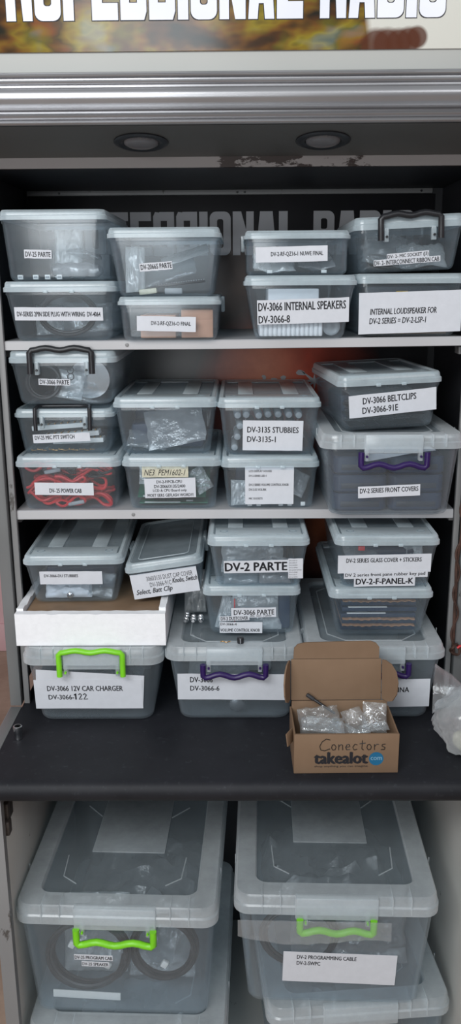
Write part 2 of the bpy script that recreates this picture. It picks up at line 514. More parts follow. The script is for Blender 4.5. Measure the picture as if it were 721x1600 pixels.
# ------------------------------------------------------------ what the paper labels say: x0, x1, z0, z1, tilt, colour, lines
LABELS = {
 'B1': [
  (-0.0501, -0.0043, 0.0363, 0.0501, -1.5, 'w', [('DV-25 PARTE', -0.048, -0.0064, 0.0389, 0.0469, 1, '')]),
 ],
 'B2': [
  (-0.0778, 0.0714, 0.0337, 0.0558, -0.5, 'w', [('DV-SERIES 2PIN SIDE PLUG WITH WIRING  DV-4064', -0.0735, 0.067, 0.0406, 0.0485, 1, '')]),
 ],
 'B3': [
  (-0.0416, 0.0128, 0.0415, 0.0545, 4, 'w', [('DV-2066S PARTE', -0.0394, 0.0117, 0.0442, 0.0524, 1, '')]),
 ],
 'B4': [
  (-0.0548, 0.0442, 0.0154, 0.0401, -1.5, 'w', [('DV-2-RF-QZ16-O FINAL', -0.0305, 0.0358, 0.0242, 0.0319, 1, '')]),
 ],
 'B5': [
  (-0.0684, 0.0496, 0.0207, 0.0454, 1, 'w', [('DV-2-RF-QZ16-1 NUWE FINAL', -0.0433, 0.0423, 0.0291, 0.037, 1, '')]),
 ],
 'B6': [
  (-0.0717, 0.0814, 0.025, 0.0655, 1.5, 'w', [('DV-3066 INTERNAL SPEAKERS', -0.0695, 0.076, 0.0473, 0.0609, 1, ''), ('DV-3066-8', -0.0695, -0.0174, 0.0271, 0.0395, 1, '')]),
 ],
 'B7': [
  (-0.0365, 0.0332, 0.0205, 0.0307, 2.5, 'w', [('DV- 2- MIC SOCKET (J3)', -0.0354, 0.0321, 0.0215, 0.0287, 1, '')]),
  (-0.0587, 0.052, 0.0118, 0.0215, 1.5, 'w', [('DV- 2- INTERCONNECT RIBBON CAB', -0.0576, 0.0498, 0.0128, 0.02, 1, '')]),
 ],
 'B8': [
  (-0.0861, 0.0872, 0.0055, 0.0742, 1.5, 'w', [('INTERNAL LOUDSPEAKER FOR', -0.0667, 0.045, 0.0377, 0.0476, 1, 'i'), ('DV-2 SERIES = DV-2-LSP-1', -0.0678, 0.0279, 0.0222, 0.0321, 1, 'i')]),
 ],
 'C1': [
  (-0.0433, 0.0118, 0.0339, 0.0452, -1.5, 'w', [('DV-3066 PARTE', -0.0411, 0.0096, 0.0356, 0.0435, 1, '')]),
 ],
 'C2': [
  (-0.0573, 0.0446, 0.0214, 0.0369, 2, 'w', [('DV-25 MIC PTT SWITCH', -0.0538, 0.0168, 0.0274, 0.0345, 1, '')]),
 ],
 'C3': [
  (-0.0612, 0.0441, 0.0281, 0.0513, -0.8, 'w', [('DV- 25 POWER CAB', -0.0349, 0.0223, 0.0324, 0.0403, 1, '')]),
 ],
 'C5': [
  (-0.0526, 0.0295, 0.06, 0.0809, 0, 'y', [('NE3  PEM1602-1', -0.0491, 0.0248, 0.0637, 0.0747, 0, 'h')]),
  (-0.0491, 0.0422, 0.0221, 0.0588, 1, 'w', [('DV-2-F/PCB-CPU', -0.0272, 0.0179, 0.0496, 0.0551, 1, ''), ('DV-2066/3135/2400', -0.0318, 0.0237, 0.041, 0.0466, 1, ''), ('LCD & CPU Board only', -0.0341, 0.026, 0.0325, 0.0386, 1, ''), ('MOET EERS GEFLASH WORD!!!', -0.0445, 0.0376, 0.0245, 0.03, 1, '')]),
 ],
 'C6': [
  (-0.0469, 0.0595, 0.0081, 0.0626, -1, 'w', [('DV-3135 STUBBIES', -0.0389, 0.0515, 0.0406, 0.051, 1, ''), ('DV-3135-1', -0.0389, 0.0114, 0.0232, 0.0336, 1, '')]),
 ],
 'C7': [
  (-0.0445, 0.0422, 0.0085, 0.0796, 0, 'w', [('LCD DISPLAY HOUSES', -0.0376, 0.0029, 0.0687, 0.0723, 1, ''), ('DV-2-SERIES LED-1', -0.0376, -0.0064, 0.0602, 0.0638, 1, ''), ('DV-2 SERIES VOLUME CONTROL KNOB', -0.0376, 0.0329, 0.0431, 0.0474, 1, ''), ('DV-2-SS VOL/RK', -0.0376, -0.0064, 0.034, 0.0383, 1, ''), ('MIC SOCKETS', -0.0376, -0.0133, 0.0176, 0.0213, 1, '')]),
 ],
 'C8': [
  (-0.072, 0.0808, 0.0259, 0.0653, 3, 'w', [('DV-3066 BELTCLIPS', -0.0476, 0.0454, 0.0484, 0.0597, 1, ''), ('DV-3066-91E', -0.0487, 0.0133, 0.0315, 0.0428, 1, '')]),
 ],
 'C9': [
  (-0.0561, 0.0506, 0.0345, 0.0552, 2.5, 'w', [('DV-2 SERIES FRONT COVERS', -0.0528, 0.0472, 0.0432, 0.0518, 1, '')]),
 ],
 'D1': [
  (-0.0616, 0.051, 0.0379, 0.064, -0.5, 'w', [('DV-3066-DU STUBBIES', -0.0534, 0.0076, 0.0522, 0.0581, 1, '')]),
 ],
 'D2': [
  (-0.0634, 0.0577, -0.0014, 0.0476, 0, 'w', [('3060/3135 DUST CAP COVER', -0.0348, 0.0497, 0.0315, 0.0406, 0, ''), ('DV-3066-91C', -0.0303, 0.0086, 0.0189, 0.028, 0, ''), ('Knobs, Switch', 0.0108, 0.0565, 0.0196, 0.0308, 1, 'h'), ('Select, Batt Clip', -0.0577, 0.0086, 0.0042, 0.0168, 1, 'h')]),
 ],
 'D3': [
  (-0.0614, 0.0545, 0.0285, 0.0521, 1, 'w', [('DV-2 PARTE', -0.0591, 0.05, 0.0323, 0.0484, 2, '')]),
  (0.0523, 0.0784, 0.0174, 0.0558, 1, 'w', [('DV-2-RF-O', 0.054, 0.0682, 0.0511, 0.0533, 0, ''), ('DV-2-RX-O', 0.054, 0.0676, 0.0465, 0.0488, 0, ''), ('DV-2-AUDIO', 0.054, 0.0687, 0.0419, 0.0442, 0, ''), ('DV-2-2PIN', 0.054, 0.0687, 0.0373, 0.0396, 0, ''), ('DV-2-KEY-STICK', 0.054, 0.0761, 0.0327, 0.035, 0, ''), ('DV-2-2040', 0.054, 0.0687, 0.0282, 0.0304, 0, ''), ('DV-2-LCD-T', 0.054, 0.0676, 0.0236, 0.0258, 0, ''), ('DV-2-2PIN', 0.054, 0.0687, 0.019, 0.0212, 0, '')]),
 ],
 'D4': [
  (-0.037, 0.0441, 0.0339, 0.0532, 1, 'w', [('DV-3066 PARTE', -0.0323, 0.0406, 0.0392, 0.0492, 1, ''), ('Bla. Sec. Tubes', -0.0029, 0.0359, 0.0351, 0.0395, 0, 'h')]),
  (-0.0582, -0.0041, 0.0279, 0.0372, 2, 'w', [('DV-3 DUSTCOVER', -0.0558, -0.0065, 0.0292, 0.0359, 1, '')]),
  (-0.0582, 0.0194, 0.0033, 0.0252, -0.5, 'w', [('DV-3066-4', -0.057, -0.0276, 0.0186, 0.0233, 1, ''), ('VOLUME CONTROL KNOB', -0.057, 0.0147, 0.006, 0.012, 1, '')]),
 ],
 'D5': [
  (-0.086, 0.078, 0.0288, 0.0638, 1, 'w', [('DV-2 SERIES GLASS COVER + STICKERS', -0.0712, 0.0609, 0.0494, 0.0575, 1, '')]),
  (-0.0746, 0.0734, 0.0187, 0.0312, 1.5, 'w', [('DV 2 series front pane rubber key pad', -0.0723, 0.0689, 0.0213, 0.0294, 1, '')]),
  (-0.0564, 0.0518, 0.0031, 0.0213, 1, 'w', [('DV-2-F-PANEL-K', -0.0529, 0.0484, 0.0075, 0.0187, 2, '')]),
 ],
 'E1': [
  (-0.1045, 0.0892, 0.0361, 0.1016, -4, 'w', []),
  (-0.108, 0.0869, 0.0267, 0.0869, 0, 'w', [('DV-3066 12V CAR CHARGER', -0.0845, 0.0517, 0.0641, 0.0748, 1, ''), ('DV-3066-', -0.0834, -0.0376, 0.0461, 0.0561, 1, ''), ('122', -0.0376, -0.0117, 0.0468, 0.0588, 2, 'h')]),
 ],
 'E2': [
  (-0.1027, 0.0979, 0.0419, 0.0959, -0.6, 'w', [('DV-3066', -0.08, -0.0394, 0.0784, 0.0892, 1, ''), ('DV-3066-6', -0.08, -0.0275, 0.0608, 0.0709, 1, '')]),
 ],
 'E3': [
  (-0.0956, 0.1003, 0.023, 0.0811, 1.5, 'w', [('DV-3066 ANTENNA', -0.0417, 0.0628, 0.0541, 0.0649, 1, '')]),
 ],
 'F1': [
  (-0.0792, -0.0095, 0.1235, 0.136, -1, 'w', [('DV-25 PROGRAM CAB', -0.078, -0.0106, 0.1257, 0.1331, 1, '')]),
  (-0.0662, -0.0165, 0.1102, 0.1213, -1.5, 'w', [('DV-25 SPEAKER', -0.065, -0.0177, 0.1124, 0.119, 1, '')]),
 ],
 'F2': [
  (-0.0921, 0.1107, 0.0483, 0.1168, -1.5, 'w', [('DV-2 PROGRAMMING CABLE', -0.0676, 0.0385, 0.1012, 0.1098, 1, ''), ('DV-2-SWPC', -0.0676, -0.0256, 0.0872, 0.0958, 1, '')]),
 ],
}


# ------------------------------------------------------------ lidded boxes
BOX = {}


def oval(w, d, r, z, cy, n=5):
    return [(x, cy + y, z) for x, y in rr(w, d, r, n)]


def handle_path(hw, z_end, z_bar, wave):
    """Outline of a folding handle in (x, z): arms at +-hw, a gently waved bar."""
    pts = [(-hw, z_end), (-hw, z_end + (z_bar - z_end) * .5), (-hw, z_bar - math.copysign(.004, z_bar - z_end)), (-hw + .004, z_bar)]
    for k in range(1, 12):
        t = k / 12
        pts.append((-hw + .004 + (2 * hw - .008) * t, z_bar + wave * (math.cos(t * 4 * PI) - 1) * .5 * -1))
    return pts + [(-p[0], p[1]) for p in reversed(pts[:4])]


def storage_box(key, label, loc, wb, lw, h, rim, depth, rot=(0, 0, 0), style='strap', handle=None, cat='box', group=None, name=None):
    """A see-through tub with a lid; origin at the middle of its bottom front edge, front facing -y."""
    big = style == 'bin'
    root = empty(name or ('storage_bin' if big else 'storage_box'), loc, tuple(R(a) for a in rot), label, cat, group)
    t = .0022 if big else .0016
    over = .017 if big else .010          # lid edge past the tub
    db = depth - (lw - wb)
    wt, dt = lw - over, depth - over
    cy = db / 2
    zt = h - rim
    rc = .022 if big else .013
    inset = .007
    b = MB()
    b.loops([oval(wb - 2 * inset, db - 2 * inset, rc, 0, cy), oval(wb - inset * .7, db - inset * .7, rc, inset * .3, cy),
             oval(wb, db, rc, inset, cy),
             oval(wt, dt, rc, zt - .006, cy), oval(wt + .003, dt + .003, rc, zt - .005, cy), oval(wt + .003, dt + .003, rc, zt + rim * .45, cy),
             oval(wt - 2 * t, dt - 2 * t, rc, zt + rim * .45, cy), oval(wb - 2 * t, db - 2 * t, rc, inset, cy),
             oval(wb - 2 * inset, db - 2 * inset, rc, t + .0005, cy)], caps_mi=0)
    b.build('tub', M['bin'] if big else M['tub'], root)
    # lid
    l = MB()
    w, d = lw, depth
    if big:
        fl, rec = .030 if lw < .3 else .040, .006
        lo = [oval(w - 2 * fl - .002, d - 2 * fl - .002, rc, h - rec - .002, cy), oval(w - 2 * fl + .002, d - 2 * fl + .002, rc, h - .004, cy),
              oval(w - .010, d - .010, rc * 1.1, h - .006, cy), oval(w - .004, d - .004, rc * 1.2, zt + .001, cy), oval(w, d, rc * 1.2, zt, cy),
              oval(w, d, rc * 1.2, zt + rim * .42, cy), oval(w - .005, d - .005, rc * 1.2, zt + rim * .5, cy), oval(w - .006, d - .006, rc * 1.2, h - .006, cy),
              oval(w - .012, d - .012, rc * 1.1, h, cy), oval(w - 2 * fl + .004, d - 2 * fl + .004, rc, h, cy), oval(w - 2 * fl, d - 2 * fl, rc, h - rec, cy)]
    else:
        fl, rec = .011, .003
        lo = [oval(w - 2 * fl - .002, d - 2 * fl - .002, rc, h - rec - .0016, cy), oval(w - 2 * fl, d - 2 * fl, rc, h - .0025, cy),
              oval(w - .006, d - .006, rc * 1.1, h - .004, cy), oval(w - .003, d - .003, rc * 1.2, zt, cy), oval(w, d, rc * 1.2, zt, cy),
              oval(w, d, rc * 1.2, zt + rim * .4, cy), oval(w - .004, d - .004, rc * 1.15, zt + rim * .5, cy), oval(w - .006, d - .006, rc * 1.1, h - .0025, cy),
              oval(w - .010, d - .010, rc, h, cy), oval(w - 2 * fl + .002, d - 2 * fl + .002, rc, h, cy), oval(w - 2 * fl, d - 2 * fl, rc, h - rec, cy)]
    l.loops(lo, mi=0, caps_mi=1)
    lid = l.build('lid', [M['binlid'] if big else M['lid'], M['binwindow'] if big else M['window']], root)
    y0, y1 = cy - d / 2, cy + d / 2
    if style == 'strap':
        for s in (-1, 1):
            x = s * lw * .225
            MB().box(x - lw * .075, x + lw * .075, y0 + .062, y1 - .045, h - rec, h - .0004, .0008).build('raised_band', M['lid'], lid)
        MB().box(-lw / 2 + .014, lw / 2 - .014, y0 + .014, y0 + .060, h - rec, h - .0006, .0008).build('end_panel', M['lid'], lid)
        MB().box(-lw / 2 + .014, lw / 2 - .014, y1 - .043, y1 - .014, h - rec, h - .0006, .0008).build('end_panel', M['lid'], lid)
        for s in (-1, 1):
            MB().lathe([(.0065, 0), (.0075, .0003), (.0075, .0008), (.0055, .0008), (.005, 0)], 16, (s * lw * .34, y0 + .035, h - .0007)).build('dimple', M['window'], lid)
            MB().box(s * .022 - .004, s * .022 + .004, y0 - .0012, y0 + .001, zt - .002, zt + .003, .0006).build('lid_tab', M['lid'], lid)
    elif style == 'latch':
        for s in (-1, 1):
            MB().box(s * (lw / 2 + .001) - .003, s * (lw / 2 + .001) + .003, cy - .022, cy + .022, zt - .016, h - .002, .0015).build('side_latch', M['lid'], lid)
        MB().tube([(x, y, h - .0002) for x, y in [(p[0], cy + p[1]) for p in rr(w - .05, d - .05, .01, 4)]], .0008, 6, closed=True).build('raised_border', M['lid'], lid)
    elif big:
        hw = lw * (.20 if handle else .2)
        MB().box(-hw, hw, y0 - .004, y0 + .012, zt - .007, h + .0008, .0025).build('clip_tab', M['binlid'], lid)
        for x in (-lw * .36, -lw * .27, lw * .27, lw * .36):
            MB().box(x - .0008, x + .0008, y0 - .0012, y0 + fl * .9, zt + .003, h + .0006, .0004).build('rim_rib', M['binlid'], lid)
        for s in (-1, 1):
            for y in (y0 + d * .25, y0 + d * .75):
                x = s * (lw / 2)
                MB().box(x - .0012 if s > 0 else x - .0002, x + .0002 if s > 0 else x + .0012, y - .0008, y + .0008, zt + .003, h - .002, .0002).build('rim_rib', M['binlid'], lid)
        a, c2 = w / 2 - fl - .014, d / 2 - fl - .014
        k = .03
        oc = [(-a + k, -c2), (a - k, -c2), (a, -c2 + k), (a, c2 - k), (a - k, c2), (-a + k, c2), (-a, c2 - k), (-a, -c2 + k)]
        if lw < .3:
            MB().tube([(x, cy + y, h - rec + .0004) for x, y in oc], .0011, 6, closed=True).build('raised_border', M['binlid'], lid)
        else:
            for s in (-1, 1):
                MB().tube([(s * (a - .045), cy - c2 + .015, h - rec + .0005), (s * (a - .018), cy - c2 + .035, h - rec + .0005), (s * (a - .014), cy - c2 + .095, h - rec + .0005)], .0011, 6).build('corner_bead', M['binlid'], lid)
                MB().tube([(s * (a - .055), cy + .04, h - rec + .0005), (s * (a - .022), cy + .075, h - rec + .0005)], .0011, 6).build('corner_bead', M['binlid'], lid)
        if lw > .3:
            MB().box(-.070, .070, cy - .075, cy + .12, h - rec, h - rec + .0022, .001).build('label_panel', M['binlid'], lid)
    if handle:
        colour, way, hw, span = handle
        yh = y0 - .0065
        rad = .0036 if way == 'over' else .0052 if lw < .3 else .0062
        if way == 'down':
            p = handle_path(hw, zt - .004, zt - span, .007)
        elif way == 'up':
            p = handle_path(hw, zt - .018, h - .001 if span == 0 else h + span, .004)
        if way == 'over':                        # swung over the lid, bar lying on its front edge
            pts = [(-hw, yh, zt - .022), (-hw, yh, zt), (-hw, yh + .001, h + .001), (-hw + .002, yh + .016, h + .0040)]
            pts += [(-hw + .008 + (2 * hw - .016) * k / 6, yh + .024, h + .0040) for k in range(7)]
            pts += [(-q[0], q[1], q[2]) for q in reversed(pts[:4])]
        else:
            pts = [(x, yh, z) for x, z in p]
        hd = MB().tube(pts, rad, 10, flat=1.0)
        hd = hd.build('handle', M[colour], root, smooth=50)
        for s in (-1, 1):
            MB().box(s * (hw - .010) - .0035, s * (hw - .010) + .0035, y0 - .003, y0 + .010, zt - .020, zt + .002, .001).build('hinge_lug', M['binlid' if big else 'lid'], lid)
            MB().lathe([(.0018, -.004), (.0022, -.002), (.0022, .004), (.0018, .005)], 10, (s * (hw - .010), y0 - .003, zt - .012), 'y').build('hinge_pin', M[colour], hd)
    BOX[key] = dict(root=root, wb=wb, wt=wt, h=h, zt=zt, db=db, dt=dt, t=t, n=0)
    paper_labels(key)
    return root


def paper_labels(key):
    b = BOX[key]
    lean = math.atan2((b['dt'] - b['db']) / 2, b['zt'])
    for i, (x0, x1, z0, z1, rot, colour, lines) in enumerate(LABELS.get(key, [])):
        xc, zc, w, h = (x0 + x1) / 2, (z0 + z1) / 2, x1 - x0, z1 - z0
        if h < 0.002:
            continue
        if key == 'D2':
            rot = 0
        m = MB()
        rnd = random.Random(key + str(i))
        k = 8
        top, bot = [], []
        for j in range(k + 1):
            x = -w / 2 + w * j / k
            top.append((x, h / 2 + rnd.uniform(-.0003, .0003)))
            bot.append((x, -h / 2 + rnd.uniform(-.0003, .0003)))
        m.prism(bot + top[::-1], -.00015, .00015, 'y')
        p = m.build('paper_label', M['tape' if colour == 'y' else 'paper'], b['root'], smooth=0)
        yf = -math.tan(lean) * zc - .0008 - .0009 * i
        p.location = (xc, yf, zc)
        p.rotation_euler = (Matrix.Rotation(lean, 3, 'X') @ Matrix.Rotation(R(-rot), 3, 'Y')).to_euler()
        g = MB()
        for (txt, a0, a1, b0, b1, bold, st) in lines:
            if txt == '122':
                for q, strokes in enumerate(([(.15, .75), (.5, 1), (.5, 0)], [(0, .8), (.4, 1), (.8, .75), (.1, 0), (.9, .05)], [(0, .8), (.4, 1), (.8, .75), (.1, 0), (1.1, .05)])):
                    wq = (a1 - a0) / 3
                    g.tube([(a0 + q * wq + u * wq * .8 - xc, -.0006, b0 + v * (b1 - b0) - zc) for u, v in strokes], .0013 if q == 0 else .0009, 6, flat=1)
                continue
            vs, fs = text_mesh(txt, a0 - xc, a1 - xc, b0 - zc, b1 - zc, bold, {'h': .35, 'i': .12}.get(st, 0))
            g.add([(v[0], v[1] - .0004, v[2]) for v in vs], fs)
        if g.v:
            lt = g.build('lettering', M['ink'], p, smooth=0)


def inside(key, o, lx, ly, lz, rot=(0, 0, 0)):
    """Stand a loose thing in a box, at a point of the box's own space."""
    b = BOX[key]
    bpy.context.view_layer.update()
    m = b['root'].matrix_world @ Matrix.Translation((lx, ly, lz))
    rm = (Matrix.Rotation(R(rot[2]), 4, 'Z') @ Matrix.Rotation(R(rot[1]), 4, 'Y') @ Matrix.Rotation(R(rot[0]), 4, 'X'))
    m = m @ rm
    o.location = m.to_translation()
    o.rotation_euler = m.to_euler()
    return o


# ------------------------------------------------------------ loose things in the boxes
def pillow(name, mat, w, h, t, seed, label, cat='bag', group=None, n=16, crumple=1.0, curl=0.0):
    """A crumpled plastic bag lying flat: origin at the middle of its underside, w along x, h along y."""
    m = MB()
    off = Vector((seed * 7.3, seed * 3.1, seed * 1.7))
    def P(u, v, side):
        e = (1 - abs(u) ** 5) * (1 - abs(v) ** 5)
        q = Vector((u * 1.3, v * 1.3, 0)) + off
        bul = e * (.55 + .45 * noise.noise(q * 1.5))
        rid = (abs(noise.noise(q * 2.6)) + .5 * abs(noise.noise(q * 6))) * crumple * t * .55
        sag = noise.noise(q * .9 + Vector((9, 0, 0))) * t * .35 * crumple
        ex = 1 + .06 * noise.noise(Vector((v * 2, u * .5, seed)))
        z = side * t * .5 * bul + (rid if side > 0 else rid * .4) * min(1, e * 2 + .3) + sag + curl * (u * u)
        return (u * w / 2 * ex, v * h / 2 * ex, z)
    top = [[P(-1 + 2 * i / n, -1 + 2 * j / n, 1) for i in range(n + 1)] for j in range(n + 1)]
    bot = [[P(-1 + 2 * i / n, -1 + 2 * j / n, -1) for i in range(n + 1)] for j in range(n + 1)]
    lo = min(p[2] for r_ in top + bot for p in r_)
    s = n + 1
    vs = [(x, y, z - lo + .0002 * 0) for r_ in top for x, y, z in r_] + [(x, y, z - lo - .0003) for r_ in bot for x, y, z in r_]
    fs = []
    for j in range(n):
        for i in range(n):
            a = j * s + i
            fs.append((a, a + 1, a + s + 1, a + s))
            b = s * s + a
            fs.append((b, b + s, b + s + 1, b + 1))
    ring = [i for i in range(n)] + [j * s + n for j in range(n)] + [n * s + i for i in range(n, 0, -1)] + [j * s for j in range(n, 0, -1)]
    for k in range(len(ring)):
        a, b = ring[k], ring[(k + 1) % len(ring)]
        fs.append((a, s * s + a, s * s + b, b))
    m.add([(x, y, z + .0003) for x, y, z in vs], fs)
    return tag(m.build(name, mat, smooth=60), label, cat, group)


def coil(name, mat, rx, ry, r, turns, label, cat='cable', group=None, seed=1, spread=.004, tail=True):
    """A cable wound into a loop lying in the x-y plane, origin at its underside."""
    rnd = random.Random(seed)
    pts = []
    k = 26
    ph = [rnd.uniform(0, 6.28) for _ in range(4)]
    for i in range(turns * k + 1):
        a = 2 * PI * i / k
        tt = i / k
        e = 1 + .05 * math.sin(a * .37 + ph[0]) - spread * 6 * (tt / turns)
        pts.append((rx * e * math.cos(a), ry * e * math.sin(a), r + r * 1.9 * (tt % 3) * .5 + .5 * spread * (1 + math.sin(a * .61 + ph[1]))))
    return tag(MB().tube(pts, r, 7).build(name, mat), label, cat, group)


def scribble(name, mat, w, d, h, r, seed, label, n=60, cat='cable', group=None):
    """A folded lead: long strands going back and forth, with bends at the ends; origin at the underside."""
    rnd = random.Random(seed)
    pts = []
    legs = 5
    for q in range(legs):
        s = 1 if q % 2 == 0 else -1
        y = -d / 2 + d * (q + .5) / legs
        z = r + rnd.uniform(0, h - 2 * r)
        for k in range(9):
            u = -1 + 2 * k / 8
            bend = 1 - .12 * rnd.random()
            pts.append((s * u * w / 2 * bend, y + rnd.uniform(-1, 1) * .003, min(h - r, max(r, z + math.sin(u * 3 + seed) * .008))))
    sm = []
    for i in range(len(pts) - 1):
        a, b = Vector(pts[i]), Vector(pts[i + 1])
        sm += [a, a.lerp(b, .5)]
    sm.append(Vector(pts[-1]))
    for _ in range(2):
        sm = [sm[0]] + [(sm[i - 1] + sm[i] * 2 + sm[i + 1]) / 4 for i in range(1, len(sm) - 1)] + [sm[-1]]
    return tag(MB().tube(sm, r, 6).build(name, mat), label, cat, group)


def block(name, mat, w, d, h, label, cat, group=None, bev=.002):
    return tag(MB().box(-w / 2, w / 2, -d / 2, d / 2, 0, h, bev).build(name, mat), label, cat, group)


def circuit_board(label, w, d, seed, group=None, mat='pcb', th=.0016):
    rnd = random.Random(seed)
    root = empty('circuit_board', label=label, cat='circuit board', group=group)
    MB().box(-w / 2, w / 2, -d / 2, d / 2, .0012, .0012 + th, .0004).build('board', M[mat], root)
    for k in range(5):
        x, y = rnd.uniform(-.4, .4) * w, -d / 2 + .008 + rnd.random() * d * .3
        a, b = rnd.uniform(.004, .012), rnd.uniform(.003, .006)
        MB().box(x - a, x + a, y - b, y + b, .0012 + th, .0012 + th + rnd.uniform(.001, .0022), .0004).build('component', M['chip' if k % 2 else 'black'], root)
    MB().box(-w * .42, w * .1, -d / 2 - .0006, -d / 2 + .004, .0012 + th, .0026 + th, .0003).build('connector_strip', M['white'], root)
    return root


def carton(label, w, d, h, group=None):
    root = empty('small_carton', label=label, cat='carton', group=group)
    MB().box(-w / 2, w / 2, -d / 2, d / 2, 0, h, .0012).build('carton_body', M['pinkcard'], root)
    MB().box(-w * .46, w * .46, -d / 2 - .0006, -d / 2, h * .66, h * .97, .0002).build('tuck_flap', M['pinkcard'], root)
    return root


def antenna(label, length, group=None):
    """Stubby aerial lying along y, its tip towards -y."""
    root = empty('stubby_antenna', label=label, cat='antenna', group=group)
    MB().lathe([(.001, -length), (.0055, -length + .001), (.0068, -length + .005), (.0072, -length * .4), (.0078, 0)], 14, (0, 0, .0082), 'y').build('sleeve', M['grey'], root)
    MB().lathe([(.0081, 0), (.0081, .006), (.006, .0065), (.006, .012), (.003, .0125)], 14, (0, 0, .0082), 'y').build('connector', M['chrome'], root)
    return root


def front_cover(label, w, d, h, group=None):
    """A radio's front shell, lying down: dished plate with a speaker window and a raised lip."""
    root = empty('front_cover', label=label, cat='cover', group=group)
    b = MB()
    b.loops([[(x, y, z) for x, y in rr(w - i, d - i, .012, 4)] for i, z in ((.006, 0), (0, .004), (0, h - .003), (.004, h), (.014, h), (.018, h - .003))])
    b.build('shell', M['navy'], root)
    MB().box(-w * .36, w * .36, -d / 2 - .0008, -d / 2 + .001, h * .25, h * .55, .0004).build('trim_line', M['dark'], root)
    return root


def belt_clip(label, seed, group=None):
    root = empty('belt_clip', label=label, cat='belt clip', group=group)
    pr = [(-.035, 0), (.035, 0), (.037, .004), (.02, .006), (-.01, .011), (-.035, .014), (-.037, .012), (-.012, .008), (.018, .003), (-.035, .002)]
    MB().prism(pr, -.012, .012, 'x').build('clip_tongue', M['black'], root, smooth=50)
    MB().box(-.010, .010, .022, .034, .0045, .009, .0015).build('clip_base', M['dark'], root)
    return root


def dup(root, label=None, group=None):
    r = root.copy()
    COL.objects.link(r)
    if label:
        r['label'] = label
    if group:
        r['group'] = group
    for ch in list(root.children):
        c = ch.copy()
        COL.objects.link(c)
        c.parent = r
        for g in list(ch.children):
            d = g.copy()
            COL.objects.link(d)
            d.parent = c
    return r


# ------------------------------------------------------------ the room
def struct(o):
    return tag(o, kind='structure')


struct(MB().box(-3, 3, -3.4, 2.12, -.05, 0).build('floor', M['floor']))
struct(MB().box(-3, 3, 2.1, 2.2, 0, 2.9).build('wall_back', M['pinkwall']))
struct(MB().box(-3, 3, 2.085, 2.1, 0, .13, .004).build('baseboard_back', M['pinkwall']))
struct(MB().box(-3.1, -3, -3.4, 2.2, 0, 2.9).build('wall_left', M['pinkwall']))
struct(MB().box(3, 3.1, -3.4, 2.2, 0, 2.9).build('wall_right', M['pinkwall']))
# the wall behind the viewer, with an opening added to hold the front fill
w_ = MB().box(-3.1, -1.5, -3.5, -3.4, 0, 2.9).box(-.1, 3.1, -3.5, -3.4, 0, 2.9).box(-1.5, -.1, -3.5, -3.4, 2.35, 2.9)
struct(w_.build('wall_front', M['dimwall']))
d_ = MB().box(-1.56, -1.5, -3.52, -3.38, 0, 2.41, .004).box(-.1, -.04, -3.52, -3.38, 0, 2.41, .004).box(-1.5, -.1, -3.52, -3.38, 2.35, 2.41, .004)
struct(d_.build('added_door_1', M['cream']))  # unseen frame, added round the opening for the fill lamp

# ------------------------------------------------------------ the display cabinet above the worktop
WT = .825
XL, XR = -.435, .420
WB = WT + .0006
cab = empty('display_cabinet', (0, 0, WT), label='grey metal display cabinet with open shelves full of clear boxes', cat='cabinet')


def cpart(mb, name, mat, parent=cab, smooth=35):
    o = mb.build(name, M[mat], parent, smooth)
    if parent is cab:
        o.location = (0, 0, -WT)
    return o


for s, x in ((-1, XL), (1, XR)):
    o = cpart(MB().box(min(x, x - s * .006), max(x, x - s * .006), .016, .36, WB, 1.80), 'side_panel', 'inside')
    cpart(MB().box(min(x, x - s * .0215), max(x, x - s * .0215), -.016, .016, WB, 1.80, .002), 'post', 'post')
    a, b = x - s * .0245, x - s * (.0350 if s < 0 else .034)
    cpart(MB().box(min(a, b), max(a, b), -.006, .004, WB, 1.782, .001), 'flange', 'flange')
cpart(MB().box(XL, XR, .352, .362, WB, 1.80), 'back_panel', 'inside')
cpart(MB().box(XL + .006, XR - .006, .0, .352, 1.779, 1.789), 'top_panel', 'inside')
cpart(MB().box(XL + .007, XR - .007, .325, .351, WB, WT + .045, .002), 'back_kickboard', 'shelf')
for z, zt, sag in ((1.489, 1.504, 1), (1.188, 1.204, 0)):
    b = MB()
    x0, x1 = -.401, .385
    prof = [(0, z), (.003, z - .001), (.012, z - .001), (.012, zt - .0016), (.34, zt - .0016), (.34, zt), (.002, zt), (0, zt - .002)]
    n = 12
    lift = .006 if sag else -.001
    b.loops([[(x0 + (x1 - x0) * k / n, p, q + max(0, (k / n - .45)) * lift) for p, q in prof] for k in range(n + 1)])
    sh = cpart(b, 'shelf', 'shelf')
    for s, x in ((-1, x0), (1, x1)):
        MB().box(min(x, x + s * .012), max(x, x + s * .012), .03, .06, z - .014, z - .001, .001).build('shelf_bracket', M['flange'], sh)
    MB().lathe([(.0028, .0004), (.0034, -.0006), (.0012, -.0012)], 12, (-.19, 0, (z + zt) / 2), 'y').build('rivet', M['flange'], sh)

